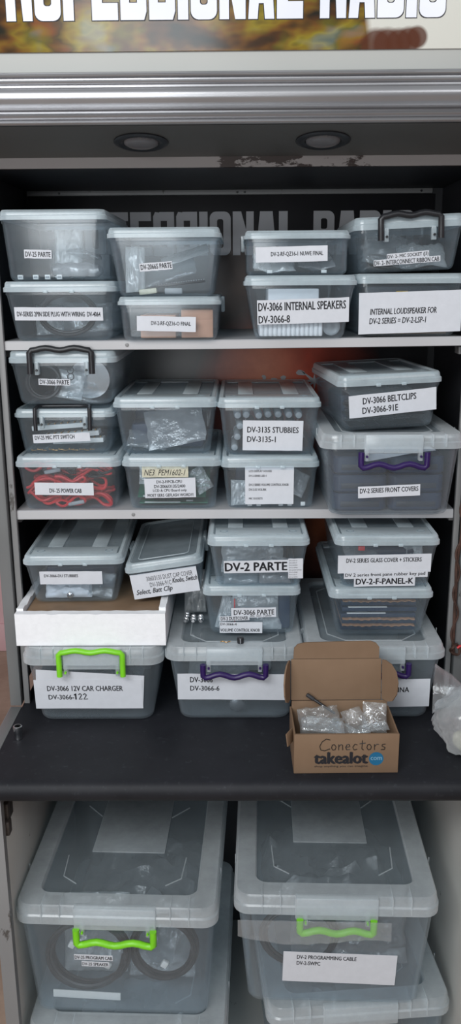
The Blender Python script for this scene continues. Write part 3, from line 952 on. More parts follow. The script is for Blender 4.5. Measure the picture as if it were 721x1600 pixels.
# header: moulding, underside with the lamps, the rusting lip, the pale fascia above
HX0, HX1 = -.47, .47
prof = [(-.005, 1.8195), (-.146, 1.8195), (-.150, 1.8205), (-.152, 1.823), (-.150, 1.8265), (-.147, 1.8275), (-.150, 1.829), (-.1525, 1.832), (-.150, 1.8355),
        (-.147, 1.8365), (-.1475, 1.8385), (-.154, 1.8395), (-.1575, 1.8415), (-.1555, 1.8440), (-.150, 1.8450),
        (-.151, 1.848), (-.155, 1.853), (-.1565, 1.859), (-.155, 1.865), (-.151, 1.8695), (-.148, 1.8705), (-.1475, 1.8735), (-.151, 1.8745), (-.1525, 1.877), (-.151, 1.8795),
        (-.1465, 1.880), (-.1465, 1.8825), (-.150, 1.8832), (-.1515, 1.8855), (-.150, 1.8880), (-.145, 1.8888), (-.1445, 1.8905), (-.140, 1.8915), (-.005, 1.8915)]
cpart(MB().prism(prof, HX0, HX1), 'moulding', 'silver', smooth=50)
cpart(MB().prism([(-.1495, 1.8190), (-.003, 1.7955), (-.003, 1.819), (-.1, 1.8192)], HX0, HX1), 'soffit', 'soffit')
cpart(MB().prism([(-.0028, 1.7795), (.0, 1.7790), (.004, 1.7792), (.004, 1.80), (-.0028, 1.80)], HX0, HX1), 'header_lip', 'lip')
cpart(MB().box(HX0, HX1, -.138, -.120, 1.8918, 2.32, .002), 'fascia', 'fascia')

for x, y, txt in ((-.147, -.079, 'round recessed downlight in the grey header underside, above the tall box with white connectors'),
                  (.131, -.081, 'round recessed downlight in the header underside beside the rust patch')):
    z = 1.8190 + (y + .1495) * (1.7955 - 1.8190) / (.1495 - .003)
    root = empty('downlight', (x, y, z), (math.atan2(-.0235, .1465), 0, 0), txt, 'downlight', 'downlights in the header')
    MB().lathe([(.0415, -.0002), (.042, -.002), (.036, -.0045), (.029, -.003), (.027, -.0006)], 28).build('trim_ring', M['black'], root, smooth=50)
    MB().lathe([(.0265, -.001), (.026, -.0035), (.020, -.0062), (.010, -.0075), (.001, -.0078)], 24).build('lens', M['lens'], root, smooth=60)
    MB().lathe([(.0265, -.0004), (.010, -.0012), (.001, -.0014)], 20).build('reflector', M['grey'], root, smooth=60)

# heavy block letters, as outlines on a unit square
def ring_bits(x0, x1, z0, z1, tx, tz, r):
    n = 5
    w, h = x1 - x0, z1 - z0
    out = [(x0 + w / 2 + a, z0 + h / 2 + b) for a, b in rr(w, h, r, n)]
    inn = [(x0 + w / 2 + a, z0 + h / 2 + b) for a, b in rr(w - 2 * tx, h - 2 * tz, r * .35, n)]
    return out, inn


GLYPH = {
    'P': (['r', 0, .36, 0, 1], ['o', 0, 1, .40, 1, .34, .17]),
    'R': (['r', 0, .36, 0, 1], ['o', 0, 1, .42, 1, .34, .17], ['q', (.55, .50), (1, .50), (1, 0), (.64, 0)]),
    'O': (['o', 0, 1, 0, 1, .35, .17],),
    'F': (['r', 0, .40, 0, 1], ['r', .40, 1, .80, 1], ['r', .40, .86, .42, .60]),
    'E': (['r', 0, .40, 0, 1], ['r', .40, 1, .80, 1], ['r', .40, .90, .41, .59], ['r', .40, 1, 0, .20]),
    'S': (['q', (0, .56), (.36, .45), (.36, .98), (.10, 1), (0, .90)], ['r', .30, 1, .80, 1], ['r', .66, 1, .66, .82], ['q', (.05, .62), (.05, .46), (1, .36), (1, .54)],
          ['q', (.64, .52), (1, .50), (1, .10), (.90, 0), (.64, 0)], ['r', .05, .70, 0, .20], ['r', 0, .34, 0, .32]),
    'I': (['r', 0, 1, 0, 1],),
    'N': (['r', 0, .36, 0, 1], ['r', .64, 1, 0, 1], ['q', (.02, 1), (.40, 1), (.98, 0), (.60, 0)]),
    'A': (['q', (0, 0), (.36, 0), (.60, 1), (.20, 1)], ['q', (.64, 0), (1, 0), (.80, 1), (.40, 1)], ['r', .22, .80, .18, .36]),
    'L': (['r', 0, .42, 0, 1], ['r', .42, 1, 0, .20]),
    'D': (['r', 0, .36, 0, 1], ['o', 0, 1, 0, 1, .35, .17]),
}


def block_text(body, x0, x1, z0, z1, y, grow=0.0):
    """Flat block lettering across x0..x1 at depth y."""
    ws = [{' ': .45, 'I': .40}.get(c, 1.0) for c in body]
    gap = .10
    unit = (x1 - x0) / (sum(ws) + gap * (len(body) - 1))
    m = MB()
    x = x0
    hz = z1 - z0
    y_at = y
    for c, w in zip(body, ws):
        cw_ = w * unit
        P = lambda a, b: (x + a * cw_, z0 + b * hz)
        for k, bit in enumerate(GLYPH.get(c, ())):
            y = y_at - .00004 * k
            if bit[0] == 'o':
                _, a, b, c0, c1, tx, tz = bit
                (ax, az), (bx, bz) = P(a, c0), P(b, c1)
                out, inn = ring_bits(ax - grow, bx + grow, az - grow, bz + grow, tx * cw_ + 2 * grow, tz * hz + 2 * grow, .30 * cw_)
                n = len(out)
                m.add([(p, y, q) for p, q in out + inn], [(j, (j + 1) % n, n + (j + 1) % n, n + j) for j in range(n)])
                continue
            pts = [P(a, b) for a, b in ([(bit[1], bit[3]), (bit[2], bit[3]), (bit[2], bit[4]), (bit[1], bit[4])] if bit[0] == 'r' else bit[1:])]
            cx, cz = sum(p[0] for p in pts) / len(pts), sum(p[1] for p in pts) / len(pts)
            m.add([(p + math.copysign(grow, p - cx), y, q + math.copysign(grow, q - cz)) for p, q in pts], [tuple(range(len(pts)))])
        x += cw_ + gap * unit
    return m


# the sign above
root = empty('sign_board', (0, -.139, 1.918), label='printed sign with big white letters over a blurred warm picture, above the silver moulding', cat='sign')
MB().box(-.46, .46, -.0022, 0, 0, .36, .0005).build('picture_sheet', M['art'], root)
block_text('PROFESSIONAL RADIO', -.366, .294, .040, .150, -.0032).build('lettering', M['signwhite'], root, smooth=0)
block_text('PROFESSIONAL RADIO', -.366, .294, .040, .150, -.0026, .0011).build('letter_outline', M['ink'], root, smooth=0)

# rail and banner on the back wall of the cabinet
root = empty('banner_rail', (0, .349, 1.774), label='pale metal strip across the top of the cabinet back', cat='rail')
MB().prism([(-.004, 0), (-.003, -.0045), (.002, -.005), (.002, .005), (-.003, .0045)], -.425, .392).build('strip', M['flange'], root)
for x in (-.36, .0, .015, .37):
    MB().lathe([(.002, -.0045), (.0025, -.003), (.0025, .0)], 10, (x, -.001, 0), 'y').build('screw', M['black'], root)
root = empty('banner', (0, 0, 0), label='dark printed banner with grey stencil letters hanging behind the shelved boxes', cat='banner')
MB().box(-.423, .398, .3445, .3465, .872, 1.768, .0004).build('sheet', M['banner'], root)
block_text('PROFESSIONAL RADIO', -.405, .358, 1.652, 1.737, .3438).build('lettering', M['letter'], root, smooth=0)
rnd = random.Random(4)
pts = []
for k in range(16):
    a = 2 * PI * k / 16
    rad = (.026 if k % 2 == 0 else .007) * rnd.uniform(.6, 1.3)
    pts.append((.162 + rad * math.cos(a) * 1.3, 1.395 + rad * math.sin(a)))
MB().prism(pts, .3434, .3442, 'y').build('white_splash', M['letter'], root, smooth=0)
for x, z, r_ in ((.132, 1.412, .008), (.095, 1.402, .006), (.075, 1.398, .007), (.055, 1.404, .005)):
    MB().prism([(x + r_ * math.cos(a) * rnd.uniform(.6, 1.4), z + r_ * .8 * math.sin(a) * rnd.uniform(.6, 1.3)) for a in [2 * PI * q / 9 for q in range(9)]], .3434, .3442, 'y').build('white_splash', M['letter'], root, smooth=0)

# worktop
wt = empty('worktop', (0, 0, 0), label='black laminate worktop with a rounded front edge below the shelves', cat='worktop')
pr = [(.36, WT), (-.262, WT), (-.272, WT - .002), (-.2785, WT - .008), (-.281, WT - .017), (-.2785, WT - .028), (-.271, WT - .036), (-.262, WT - .038), (.36, WT - .038)]
MB().prism(pr, -.412, .60).build('slab', M['worktop'], wt, smooth=50)
MB().box(-.4345, -.4125, -.272, -.0175, WT - .0375, WT + .001, .002).build('edge_strip', M['post'], wt)

# base cabinet under the worktop
bc = empty('base_cabinet', (0, 0, 0), label='cream lower cabinet under the black worktop holding the large bins', cat='cabinet')
MB().box(-.418, -.402, -.232, .35, .0, WT - .0385, .001).build('side_panel', M['cream'], bc)
MB().prism([(-.4185, -.252), (-.395, -.252), (-.395, -.236), (-.402, -.2325), (-.4185, -.2325)], 0, WT - .0385, 'z').build('front_post', M['flange'], bc)
MB().box(.402, .418, -.232, .35, .0, WT - .0385, .001).build('side_panel', M['cream'], bc)
MB().prism([(.4185, -.252), (.398, -.252), (.398, -.236), (.402, -.2325), (.4185, -.2325)], 0, WT - .0385, 'z').build('front_post', M['flange'], bc)
MB().box(-.4015, .4015, .335, .349, .0, WT - .0385).build('back_panel', M['inside'], bc)
MB().box(-.4015, .4015, -.232, .335, .03, .049, .001).build('bottom_panel', M['cream'], bc)
for s in (-1, 1):
    x = s * .4018
    h = MB().box(min(x, x - s * .009), max(x, x - s * .009), -.222, -.190, .715, .750, .002).build('hinge', M['hinge'], bc)
    MB().box(min(x, x - s * .012), max(x, x - s * .012), -.232, -.214, .695, .722, .003).build('hinge_arm', M['hinge'], h)
    MB().lathe([(.004, -.006), (.004, .006)], 10, (x - s * .006, -.192, .742), 'y').build('hinge_screw', M['black'], h)


# ------------------------------------------------------------ boxes on the shelves
S1, S2 = 1.5045, 1.2045
TOP, MID, LOW = 'clear boxes on the top shelf', 'clear boxes on the middle shelf', 'clear boxes in the lowest bay'
storage_box('B2', 'clear box with a coiled black lead behind its long white label, on the top shelf', (-.299, -.003, S1), .160, .191, .098, .017, .30, group=TOP)
storage_box('B1', 'tall clear box with four white connectors along its bottom, above the coiled lead box', (-.3045, -.004, S1 + .0985), .158, .180, .113, .016, .30, (0, 0, 0), 'plain', group=TOP)
storage_box('B4', 'shallow clear box holding two pinkish cartons, on the top shelf', (-.115, -.018, S1), .158, .174, .072, .013, .29, style='latch', group=TOP)
storage_box('B3', 'clear box with a crooked small label and ribbed black strip, above the pinkish carton box', (-.1205, -.016, S1 + .0725), .156, .188, .109, .016, .29, style='plain', group=TOP)
storage_box('B6', 'clear box packed with ribbed white foam, on the top shelf', (.104, -.012, S1 + .0019), .152, .188, .103, .016, .30, style='plain', group=TOP)
storage_box('B5', 'shallow clear box with grey bags and wide label, stacked on the white foam box', (.098, -.020, S1 + .1054), .166, .176, .070, .013, .29, style='latch', group=TOP)
storage_box('B8', 'clear box with dark carton behind a wide white label, under the tilted black handled box', (.2905, .004, S1 + .0036), .160, .186, .103, .016, .30, style='plain', group=TOP)
storage_box('B7', 'tilted clear box with a black handle, stacked at the end of the top shelf', (.286, .004, S1 + .1104), .155, .184, .088, .020, .29, (0, -2.3, 0), 'plain', ('black', 'up', .049, .0), group=TOP)

storage_box('C3', 'clear box stuffed with red and black cables, on the middle shelf', (-.3035, .004, S2), .164, .188, .099, .018, .30, group=MID)
storage_box('C2', 'clear box with white strips and copper contacts, stacked on the red cable box', (-.309, .022, S2 + .0995), .154, .178, .081, .014, .29, (0, 0, 0), 'plain', ('black', 'over', .048, 0), group=MID)
storage_box('C1', 'black handled clear box with a dark coil and shiny disc, above the white strip box', (-.3035, .010, S2 + .1895), .160, .188, .093, .020, .29, (0, 0, 0), 'plain', ('black', 'up', .053, .002), group=MID)
storage_box('C5', 'clear box with green circuit boards and a yellowed tape note, on the middle shelf', (-.119, .005, S2), .154, .178, .098, .017, .30, group=MID)
storage_box('C4', 'unlabelled clear box with dark bagged parts, on top of the green circuit board box', (-.1290, .020, S2 + .0985), .157, .185, .102, .017, .30, group=MID)
storage_box('C7', 'clear box with a white sheet of tiny print on its front, on the middle shelf', (.056, .006, S2), .154, .176, .096, .018, .30, group=MID)
storage_box('C6', 'clear box full of grey stubby antennas, stacked on the tiny print box', (.0545, .016, S2 + .0965), .158, .183, .103, .017, .30, group=MID)
storage_box('C9', 'large purple handled clear bin of dark radio covers, on the middle shelf', (.262, -.046, S2), .208, .246, .145, .024, .36, (0, 0, 0), 'bin', ('purple', 'down', .0555, .031), group='large clear bins with handles')
storage_box('C8', 'tilted clear box of black belt clips, on the large purple handled shelf bin', (.263, -.006, S2 + .1462), .155, .183, .096, .018, .28, (0, -2.2, 5), group=MID)

storage_box('E1', 'clear bin with a raised lime green handle, under the white foam tray on the worktop', (-.262, -.072, WT + .0005), .207, .253, .150, .030, .37, (0, 0, 0), 'bin', ('green', 'up', .056, -.003), group='large clear bins with handles')
storage_box('E2', 'purple handled clear bin on the worktop with a round steel part low inside', (-.009, -.068, WT + .0005), .203, .250, .150, .024, .375, (0, 0, 0), 'bin', ('purple', 'down', .0555, .029), group='large clear bins with handles')
storage_box('E3', 'clear bin on the worktop mostly hidden behind the open lid of the cardboard box', (.2435, -.065, WT + .0005), .203, .250, .150, .024, .375, (0, 0, 0), 'bin', ('purple', 'down', .0555, .029), group='large clear bins with handles')
storage_box('D4', 'clear box with three small labels, standing on the purple handled worktop bin', (.0225, -.030, WT + .1522), .152, .177, .096, .017, .30, group=LOW)
storage_box('D3', 'clear box with very large black print, stacked on the box with three small labels', (.0345, -.046, WT + .2487), .151, .180, .098, .017, .29, group=LOW)
storage_box('D6', 'clear box of dark circuit boards between wavy tan sheets, near the brown cable', (.254, -.038, WT + .1522), .155, .187, .094, .017, .30, group=LOW)
storage_box('D5', 'clear box with three overlapping paper labels, stacked on the box of tan sheets', (.2605, -.044, WT + .2467), .156, .185, .099, .017, .30, group=LOW)
storage_box('D1', 'clear box with crumpled white paper inside, standing on the brown filling of the foam tray', (-.2985, -.018, 1.0345), .150, .182, .094, .016, .31, (0, 0, 1.5), group=LOW)
storage_box('D2', 'tilted shallow clear box with handwriting on its label, leaning on the foam tray', (-.1280, -.020, 1.0515), .122, .143, .068, .016, .29, (0, -8.5, 0), 'latch', group=LOW)

storage_box('F3', 'lowest clear bin under the green handled bin in the base cabinet', (-.208, -.215, .0505), .318, .366, .248, .036, .48, (0, 0, -1.5), 'bin', None, group='large bins in the base cabinet')
storage_box('F1', 'large clear bin with lime green handle and two tiny labels, in the base cabinet', (-.220, -.203, .3005), .318, .362, .245, .036, .47, (0, 0, -2), 'bin', ('green', 'down', .068, .036), group='large bins in the base cabinet')
storage_box('F4', 'lowest clear bin, turned askew under the base bin with a wide white label', (.218, -.185, .0505), .300, .345, .272, .036, .46, (0, 0, 5), 'bin', None, group='large bins in the base cabinet')
storage_box('F2', 'large base bin with a wide white label and plastic sheet over its green handle', (.168, -.203, .3245), .312, .360, .244, .036, .47, (0, 0, -1.5), 'bin', ('green', 'down', .064, .032), group='large bins in the base cabinet')

# ------------------------------------------------------------ foam tray with its brown filling
root = empty('foam_tray', (-.2635, -.080, WT + .1520), label='chunky white foam tray with broken edges, on the green handled bin of the worktop', cat='tray')
w, d, h = .266, .36, .060
def rough_box(x0, x1, y0, y1, z0, z1, seed, amp=.0022, nx=24, nz=4):
    """A foam wall with nibbled edges."""
    ls = []
    for k in range(nx + 1):
        t = k / nx
        along = (x1 - x0) >= (y1 - y0)
        l = []
        prof = [(0, 0), (.5, 0), (1, 0), (1, .35), (1, .7), (1, 1), (.5, 1), (0, 1), (0, .7), (0, .35)]
        for a, b in prof:
            q = noise.noise(Vector((t * 14, a * 2 + seed, b * 2)))
            q2 = noise.noise(Vector((t * 30, a * 3, b * 3 + seed)))
            dz = (q * .5 + min(0, q2) * 1.2) * amp if b > .8 else 0
            dn = (q2 * .35) * amp
            if along:
                l.append((x0 + (x1 - x0) * t, y0 + (y1 - y0) * a + (dn if 0 < b < 1 else 0), z0 + (z1 - z0) * b + dz))
            else:
                l.append((x0 + (x1 - x0) * a + (dn if 0 < b < 1 else 0), y0 + (y1 - y0) * t, z0 + (z1 - z0) * b + dz))
        ls.append(l)
    return MB().loops(ls)
b = rough_box(-w / 2, w / 2, 0, .016, 0, h, 1)
b2 = rough_box(-w / 2, -w / 2 + .012, .016, d, 0, h + .004, 5, .006)
b3 = rough_box(w / 2 - .012, w / 2, .016, d, 0, h + .006, 9, .005)
b4 = rough_box(-w / 2 + .012, w / 2 - .012, d - .014, d, 0, h, 13)
b.build('front_wall', M['foam'], root, smooth=50)
b2.build('side_wall', M['foam'], root, smooth=50)
b3.build('side_wall', M['foam'], root, smooth=50)
b4.build('back_wall', M['foam'], root, smooth=50)
MB().box(-w / 2 + .012, w / 2 - .012, .016, d - .014, 0, .016).build('tray_floor', M['foam'], root)
m = block('packing_board', M['brown'], w - .027, d - .034, .0385, 'brown cardboard filling sunk in the white foam tray', 'cardboard', bev=.003)
m.location = (-.2635, -.080 + d / 2 + .001, WT + .1685)

# ------------------------------------------------------------ what lies in the boxes
G = 'clear bags inside the boxes'
def bag_in(key, lx, ly, lz, rot, w, h, t, seed, label, mat='film', name='plastic_bag', **kw):
    o = pillow(name, M[mat], w, h, t, seed, label, 'bag', None, **kw)
    rm = (Matrix.Rotation(R(rot[2]), 4, 'Z') @ Matrix.Rotation(R(rot[1]), 4, 'Y') @ Matrix.Rotation(R(rot[0]), 4, 'X'))
    pts = [rm @ v.co for v in o.data.vertices]
    lo_z, lo_y = min(q.z for q in pts), min(q.y for q in pts)
    b = BOX[key]
    if 't' in b:                       # keep the bag behind the front wall
        ly = max(ly, .0055 - lo_y)
    return inside(key, o, lx, ly, lz - lo_z, rot)

# B1: connectors, rolled bag, strip
con = None
for k, (x, nm) in enumerate(((-.062, 'end one'), (-.036, 'second one'), (-.016, 'third one'), (.004, 'fourth one'))):
    r_ = empty('white_connector', label='small white connector in the tall box, ' + ('outermost by the box wall' if k == 0 else 'second from the box wall' if k == 1 else 'third from the box wall' if k == 2 else 'innermost, by the rolled bag'), cat='connector', group='white connectors in the tall box')
    MB().box(-.0045, .0045, -.004, .004, 0, .0075, .0008).build('housing', M['white'], r_)
    MB().box(-.003, .003, -.0046, -.004, .002, .0055, .0002).build('socket_face', M['grey'], r_)
    inside('B1', r_, x, .012, .0028)
o = MB().tube([(-.042 + .084 * k / 10, .004 * math.sin(k), .014 + .002 * math.sin(k * 2)) for k in range(11)], .0125, 12, taper=[.6, .9, 1, 1.05, .95, 1, 1.08, 1, .95, .9, .6]).build('rolled_bag', M['greyfilm'], None, 60)
inside('B1', tag(o, 'rolled grey bag lying in the tall box beside the white connectors', 'bag'), .028, .040, .0035)
bag_in('B1', .002, .12, .004, (82, 0, 0), .05, .085, .012, 3, 'upright milky bag strip in the tall box', 'milkfilm')
bag_in('B1', .032, .09, .035, (0, 12, 8), .062, .05, .012, 4, 'slanting clear bag over the rolled bag in the tall box')
inside('B1', block('parts_carton', M['grey'], .05, .03, .045, 'grey carton at the back of the tall box', 'carton'), .04, .20, .003)
# B2: coiled lead in a bag
inside('B2', coil('coiled_lead', M['blackcable'], .047, .034, .0034, 4, 'black lead coiled upright behind the long label'), .005, .040, .042, (84, 0, 0))
bag_in('B2', .03, .085, .004, (70, 0, 0), .09, .06, .02, 7, 'clear bag behind the coiled black lead')
bag_in('B2', -.045, .12, .004, (60, 0, 10), .05, .06, .02, 8, 'milky bag beside the coiled black lead', 'milkfilm')
# B3
bag_in('B3', .0, .05, .010, (45, -16, 0), .10, .045, .010, 11, 'large clear bag slanting across the box with the ribbed strip')
bag_in('B3', -.052, .03, .006, (78, 0, 0), .032, .075, .012, 12, 'narrow milky bag standing at the end of the ribbed strip box', 'milkfilm')
bag_in('B3', .03, .06, .046, (20, -18, 0), .085, .05, .006, 13, 'flat white sheet bag slanting over the ribbed strip', 'milkfilm')
r_ = empty('ribbed_strip', label='ribbed black strip lying in the box with the crooked small label', cat='strip')
MB().box(-.042, .042, -.004, .004, 0, .004, .001).build('band', M['black'], r_)
for k in range(20):
    x = -.040 + .080 * k / 19
    MB().box(x - .0009, x + .0009, -.0046, .0046, .0041, .0056, .0003).build('rib', M['grey'], r_)
inside('B3', r_, .024, .020, .018, (0, -6, 0))
inside('B3', block('tagged_part', M['tape'], .030, .014, .009, 'cream tagged part lying below the ribbed black strip', 'part'), -.030, .016, .0035, (0, -6, 0))
inside('B3', block('connector_block', M['grey'], .03, .012, .010, 'grey connector block lying on the box floor by the cream tagged part', 'connector'), .012, .022, .0035)
# B4
for k, (x, rz, txt) in enumerate(((-.021, 0, 'pinkish carton behind the label in the shallow box'), (.043, 3, 'pinkish carton at the latch end of the shallow box'))):
    inside('B4', carton(txt, .060 if k == 0 else .054, .10, .038 if k == 0 else .046, 'pinkish cartons in the shallow box'), x, .068, .0035, (0, 0, rz))
# B5
bag_in('B5', -.037, .06, .003, (14, 0, 0), .070, .10, .028, 21, 'milky bag filling one half of the shallow box with the blank-ended label', 'milkfilm')
bag_in('B5', .034, .07, .003, (12, 0, 0), .062, .10, .026, 22, 'grey bag filling the other half of the shallow box beside the milky bag', 'greyfilm')
for x, q in ((-.045, 'under the milky bag'), (.045, 'under the grey bag')):
    inside('B5', block('white_connector', M['white'], .009, .006, .005, 'small white connector on the floor of the shallow box ' + q, 'connector', 'white connectors in the shallow box', .0006), x, .010, .003)
# B6: foam trays
def foam_tray(label, w, d, h, ribs):
    r_ = empty('foam_insert', label=label, cat='foam insert', group='white foam inserts')
    MB().box(-w / 2, w / 2, -d / 2, d / 2, 0, h, .002).build('foam_body', M['foam'], r_)
    for k in range(ribs):
        x = -w / 2 + w * (k + .5) / ribs
        MB().lathe([(.0022, -.004), (.0034, -.002), (.0034, h - .004), (.002, h - .001)], 8, (x, -d / 2 - .0012, .0045), 'z').build('rib', M['foam'], r_)
    return r_
inside('B6', foam_tray('ribbed white foam insert lying at the bottom of the speaker box', .108, .16, .026, 14), -.014, .092, .003)
inside('B6', foam_tray('plain white foam insert standing above the ribbed one in the speaker box', .086, .14, .052, 0), -.010, .086, .0295)
r_ = empty('small_speaker', label='small round speaker beside the foam inserts', cat='speaker')
MB().lathe([(.014, 0), (.015, -.003), (.013, -.004), (.010, -.0015), (.004, -.003), (.0005, -.0035)], 20, (0, 0, .0155), 'y').build('cone', M['grey'], r_, 60)
MB().lathe([(.010, .0005), (.010, .006), (.004, .0065)], 16, (0, 0, .0155), 'y').build('magnet', M['chrome'], r_)
inside('B6', r_, .055, .020, .003)
# B8
r_ = empty('loudspeaker_carton', label='dark carton with a yellow corner mark behind the wide white label', cat='carton')
MB().box(-.071, .071, -.055, .055, 0, .074, .002).build('carton_body', M['dark'], r_)
MB().prism([(-.020, .066), (-.020, .058), (-.0175, .058), (-.0175, .0638), (.0, .0638), (.0, .066)], -.0558, -.0552, 'y').build('yellow_mark', solid('yellow_print', (.75, .45, .03), .5), r_)
inside('B8', r_, 0, .075, .0085)
inside('B8', block('brown_board', M['brown'], .135, .12, .004, 'brown board under the dark carton', 'board'), 0, .072, .003)
# B7
bag_in('B7', -.030, .06, .003, (50, 14, 0), .075, .07, .016, 31, 'clear zip bag leaning in the tilted box')
bag_in('B7', .03, .05, .003, (40, 0, 0), .08, .055, .018, 32, 'milky bag of ribbon leads in the tilted box', 'milkfilm')
inside('B7', scribble('ribbon_lead', M['blackcable'], .10, .03, .03, .0018, 5, 'dark ribbon lead lying under the bags of the tilted box'), -.002, .13, .003)
bag_in('B7', .0, .20, .003, (60, 0, 0), .12, .06, .02, 33, 'grey bag at the back of the tilted box', 'greyfilm')
# C1
inside('C1', coil('coiled_lead', M['blackcable'], .029, .029, .0034, 3, 'dark coil standing in the black handled box', seed=3), -.040, .034, .036, (80, 0, 0))
inside('C1', tag(MB().lathe([(.001, 0), (.036, .0005), (.0365, .002), (.001, .0025)], 30, axis='y').build('round_disc', M['chrome'], None), 'shiny round disc standing at the end of the black handled box', 'disc'), .037, .045, .0395, (8, 0, 0))
bag_in('C1', .004, .030, .003, (74, 10, 0), .05, .05, .008, 41, 'white paper bag with rings in the black handled box', 'milkfilm')
bag_in('C1', .022, .018, .004, (35, 8, 0), .045, .03, .006, 42, 'zip bag lying in front of the shiny disc')
for z, q in ((.058, 'upper'), (.047, 'lower')):
    inside('C1', tag(MB().tube([(.0055 * math.cos(2 * PI * k / 18), 0, .0055 * math.sin(2 * PI * k / 18)) for k in range(18)], .0009, 6, closed=True).build('rubber_ring', M['rubber'], None), q + ' of two small black rings in the black handled box', 'ring', 'small black rings'), .010, .010, z)
# C2
for k, (x, y, z, rx, w_) in enumerate(((-.018, .040, .040, 4, .095), (.008, .030, .026, 5, .100), (.018, .036, .0145, 2, .092))):
    r_ = empty('foam_strip', label='white strip with copper contacts, ' + ('topmost', 'middle', 'lowest')[k] + ' of three in their clear box', cat='strip', group='white contact strips')
    MB().box(-w_ / 2, w_ / 2, -.014, .014, 0, .0085, .001).build('strip_body', M['white'], r_)
    for q in range(8):
        xx = -w_ / 2 + w_ * (q + .5) / 8
        MB().box(xx - .001, xx + .001, -.010, .010, .0087, .0105, .0003).build('contact', M['brass'], r_)
    inside('C2', r_, x, y, z, (0, -rx, 0))
rnd = random.Random(8)
for k in range(12):
    r_ = empty('copper_contact', label='copper contact pin lying on the floor of the box with white strips', cat='contact', group='copper contacts on the box floor')
    MB().box(-.004, .004, -.001, .001, 0, .0015, .0003).build('pin', M['brass'], r_)
    MB().box(-.0055, -.003, -.0016, .0016, 0, .003, .0004).build('pin_head', M['brass'], r_)
    inside('C2', r_, -.060 + .0095 * k + rnd.uniform(-.001, .001), .014 + .006 * (k % 2), .003, (0, 0, rnd.uniform(-30, 30)))
bag_in('C2', -.02, .10, .003, (30, 0, 0), .10, .08, .02, 45, 'clear bag behind the white contact strips')
# C3: power cables
spots = [(-.050, .020, .030), (.048, .018, .060), (-.050, .018, .062), (.0, .016, .036), (-.050, .020, .004), (.0, .018, .003), (.042, .022, .004), (-.045, .030, .034), (.035, .028, .032), (.0, .034, .056), (-.045, .06, .030), (.045, .060, .010)]
for k, (x, y, z) in enumerate(spots):
    o = scribble('power_cable', M['red'], .060, .020, .026, .0026, 20 + k, 'red power lead folded into the cable box', group='red power leads in the cable box')
    inside('C3', o, x, y, z, (0, rnd.uniform(-12, 12), rnd.uniform(-8, 8)))
for k, (x, y, z) in enumerate(((-.03, .050, .006), (.028, .050, .045), (-.02, .018, .062), (.0, .09, .02), (.05, .017, .054))):
    o = scribble('power_cable', M['blackcable'], .06, .022, .024, .0025, 50 + k, 'black power lead folded among the red ones in the cable box', group='black power leads in the cable box')
    inside('C3', o, x, y, z, (0, rnd.uniform(-10, 10), 0))
inside('C3', block('cable_pack', M['dark'], .145, .16, .070, 'dense dark bundle of leads at the back of the cable box', 'cable bundle', bev=.012), 0, .180, .003)
for x, z, q in ((-.030, .066, 'upper'), (.010, .007, 'lower')):
    inside('C3', block('inline_fuse', M['grey'], .030, .007, .007, q + ' grey fuse holder among the red leads', 'fuse holder', 'grey fuse holders', .002), x, .010, z, (0, -10, 0))
# C4: dark packs in bags
for k, (x, y, z, w_, h_, rz) in enumerate(((-.026, .07, .012, .080, .04, 3), (.043, .075, .003, .050, .062, -3), (-.02, .19, .003, .11, .06, 2))):
    inside('C4', block('dark_pack', M['navy'], w_, .07, h_, ('dark pack behind the slanted bag of the unlabelled box', 'dark ribbed pack at the red banner end of the unlabelled box', 'dark pack at the back of the unlabelled box')[k], 'pack', 'dark packs in the unlabelled box', .008), x, y, z, (0, -4 if k == 0 else 0, rz))
bag_in('C4', .015, .022, .004, (58, -10, 0), .105, .075, .008, 51, 'grey bag slanting across the front of the unlabelled box', 'greyfilm')
bag_in('C4', -.036, .016, .004, (40, 6, 0), .07, .04, .010, 52, 'crumpled bag at the bottom corner of the unlabelled box')
# C5: boards
for k, (x, y, z, ry) in enumerate(((0, .075, .0045, 0), (-.004, .085, .0290, 0), (.028, .092, .0470, 0))):
    inside('C5', circuit_board('green circuit board, ' + ('lowest', 'middle one', 'uppermost')[k] + ' in the box with the yellowed tape note', .125 if k < 2 else .075, .11, 60 + k, 'green circuit boards'), x, y, z, (17 if k else 0, ry, 0))
bag_in('C5', -.035, .018, .044, (78, 0, 0), .05, .032, .006, 53, 'milky bag above the green boards behind the tape note', 'milkfilm')
bag_in('C5', .050, .015, .024, (84, -30, 0), .030, .045, .005, 54, 'clear bag slanting beside the label of the circuit board box')
# C6: antennas
k = 0
for row, (n_, z, x0) in enumerate(((7, .003, -.060), (7, .022, -.056), (6, .041, -.052), (7, .060, -.058))):
    for i in range(n_):
        if row < 1 and i % 2:
            continue
        L_ = .075 + .02 * rnd.random()
        a = antenna('grey stubby antenna with a steel connector in the antenna box', L_, 'grey stubby antennas')
        inside('C6', a, x0 + i * .0188, .010 + L_ + .012 * rnd.random() + (.0 if row < 3 else .004), z, (0, 0, rnd.uniform(-1.5, 1.5)))
        k += 1
# C7
bag_in('C7', -.055, .020, .003, (80, 0, 0), .03, .045, .008, 61, 'milky sheet bag standing at the end of the tiny print box', 'milkfilm')
bag_in('C7', .046, .026, .018, (50, 28, 0), .042, .05, .010, 62, 'grey bag slanting beside the sheet of tiny print', 'greyfilm')
inside('C7', block('dark_pack', M['navy'], .125, .10, .055, 'dark pack behind the sheet of tiny print', 'pack', bev=.006), 0, .14, .003)
for x in (-.036, -.020, .020, .036, .060):
    inside('C7', block('white_connector', M['white'], .008, .006, .007, 'small white connector on the floor of the tiny print box', 'connector', 'white connectors in the tiny print box', .0006), x, .010, .003)
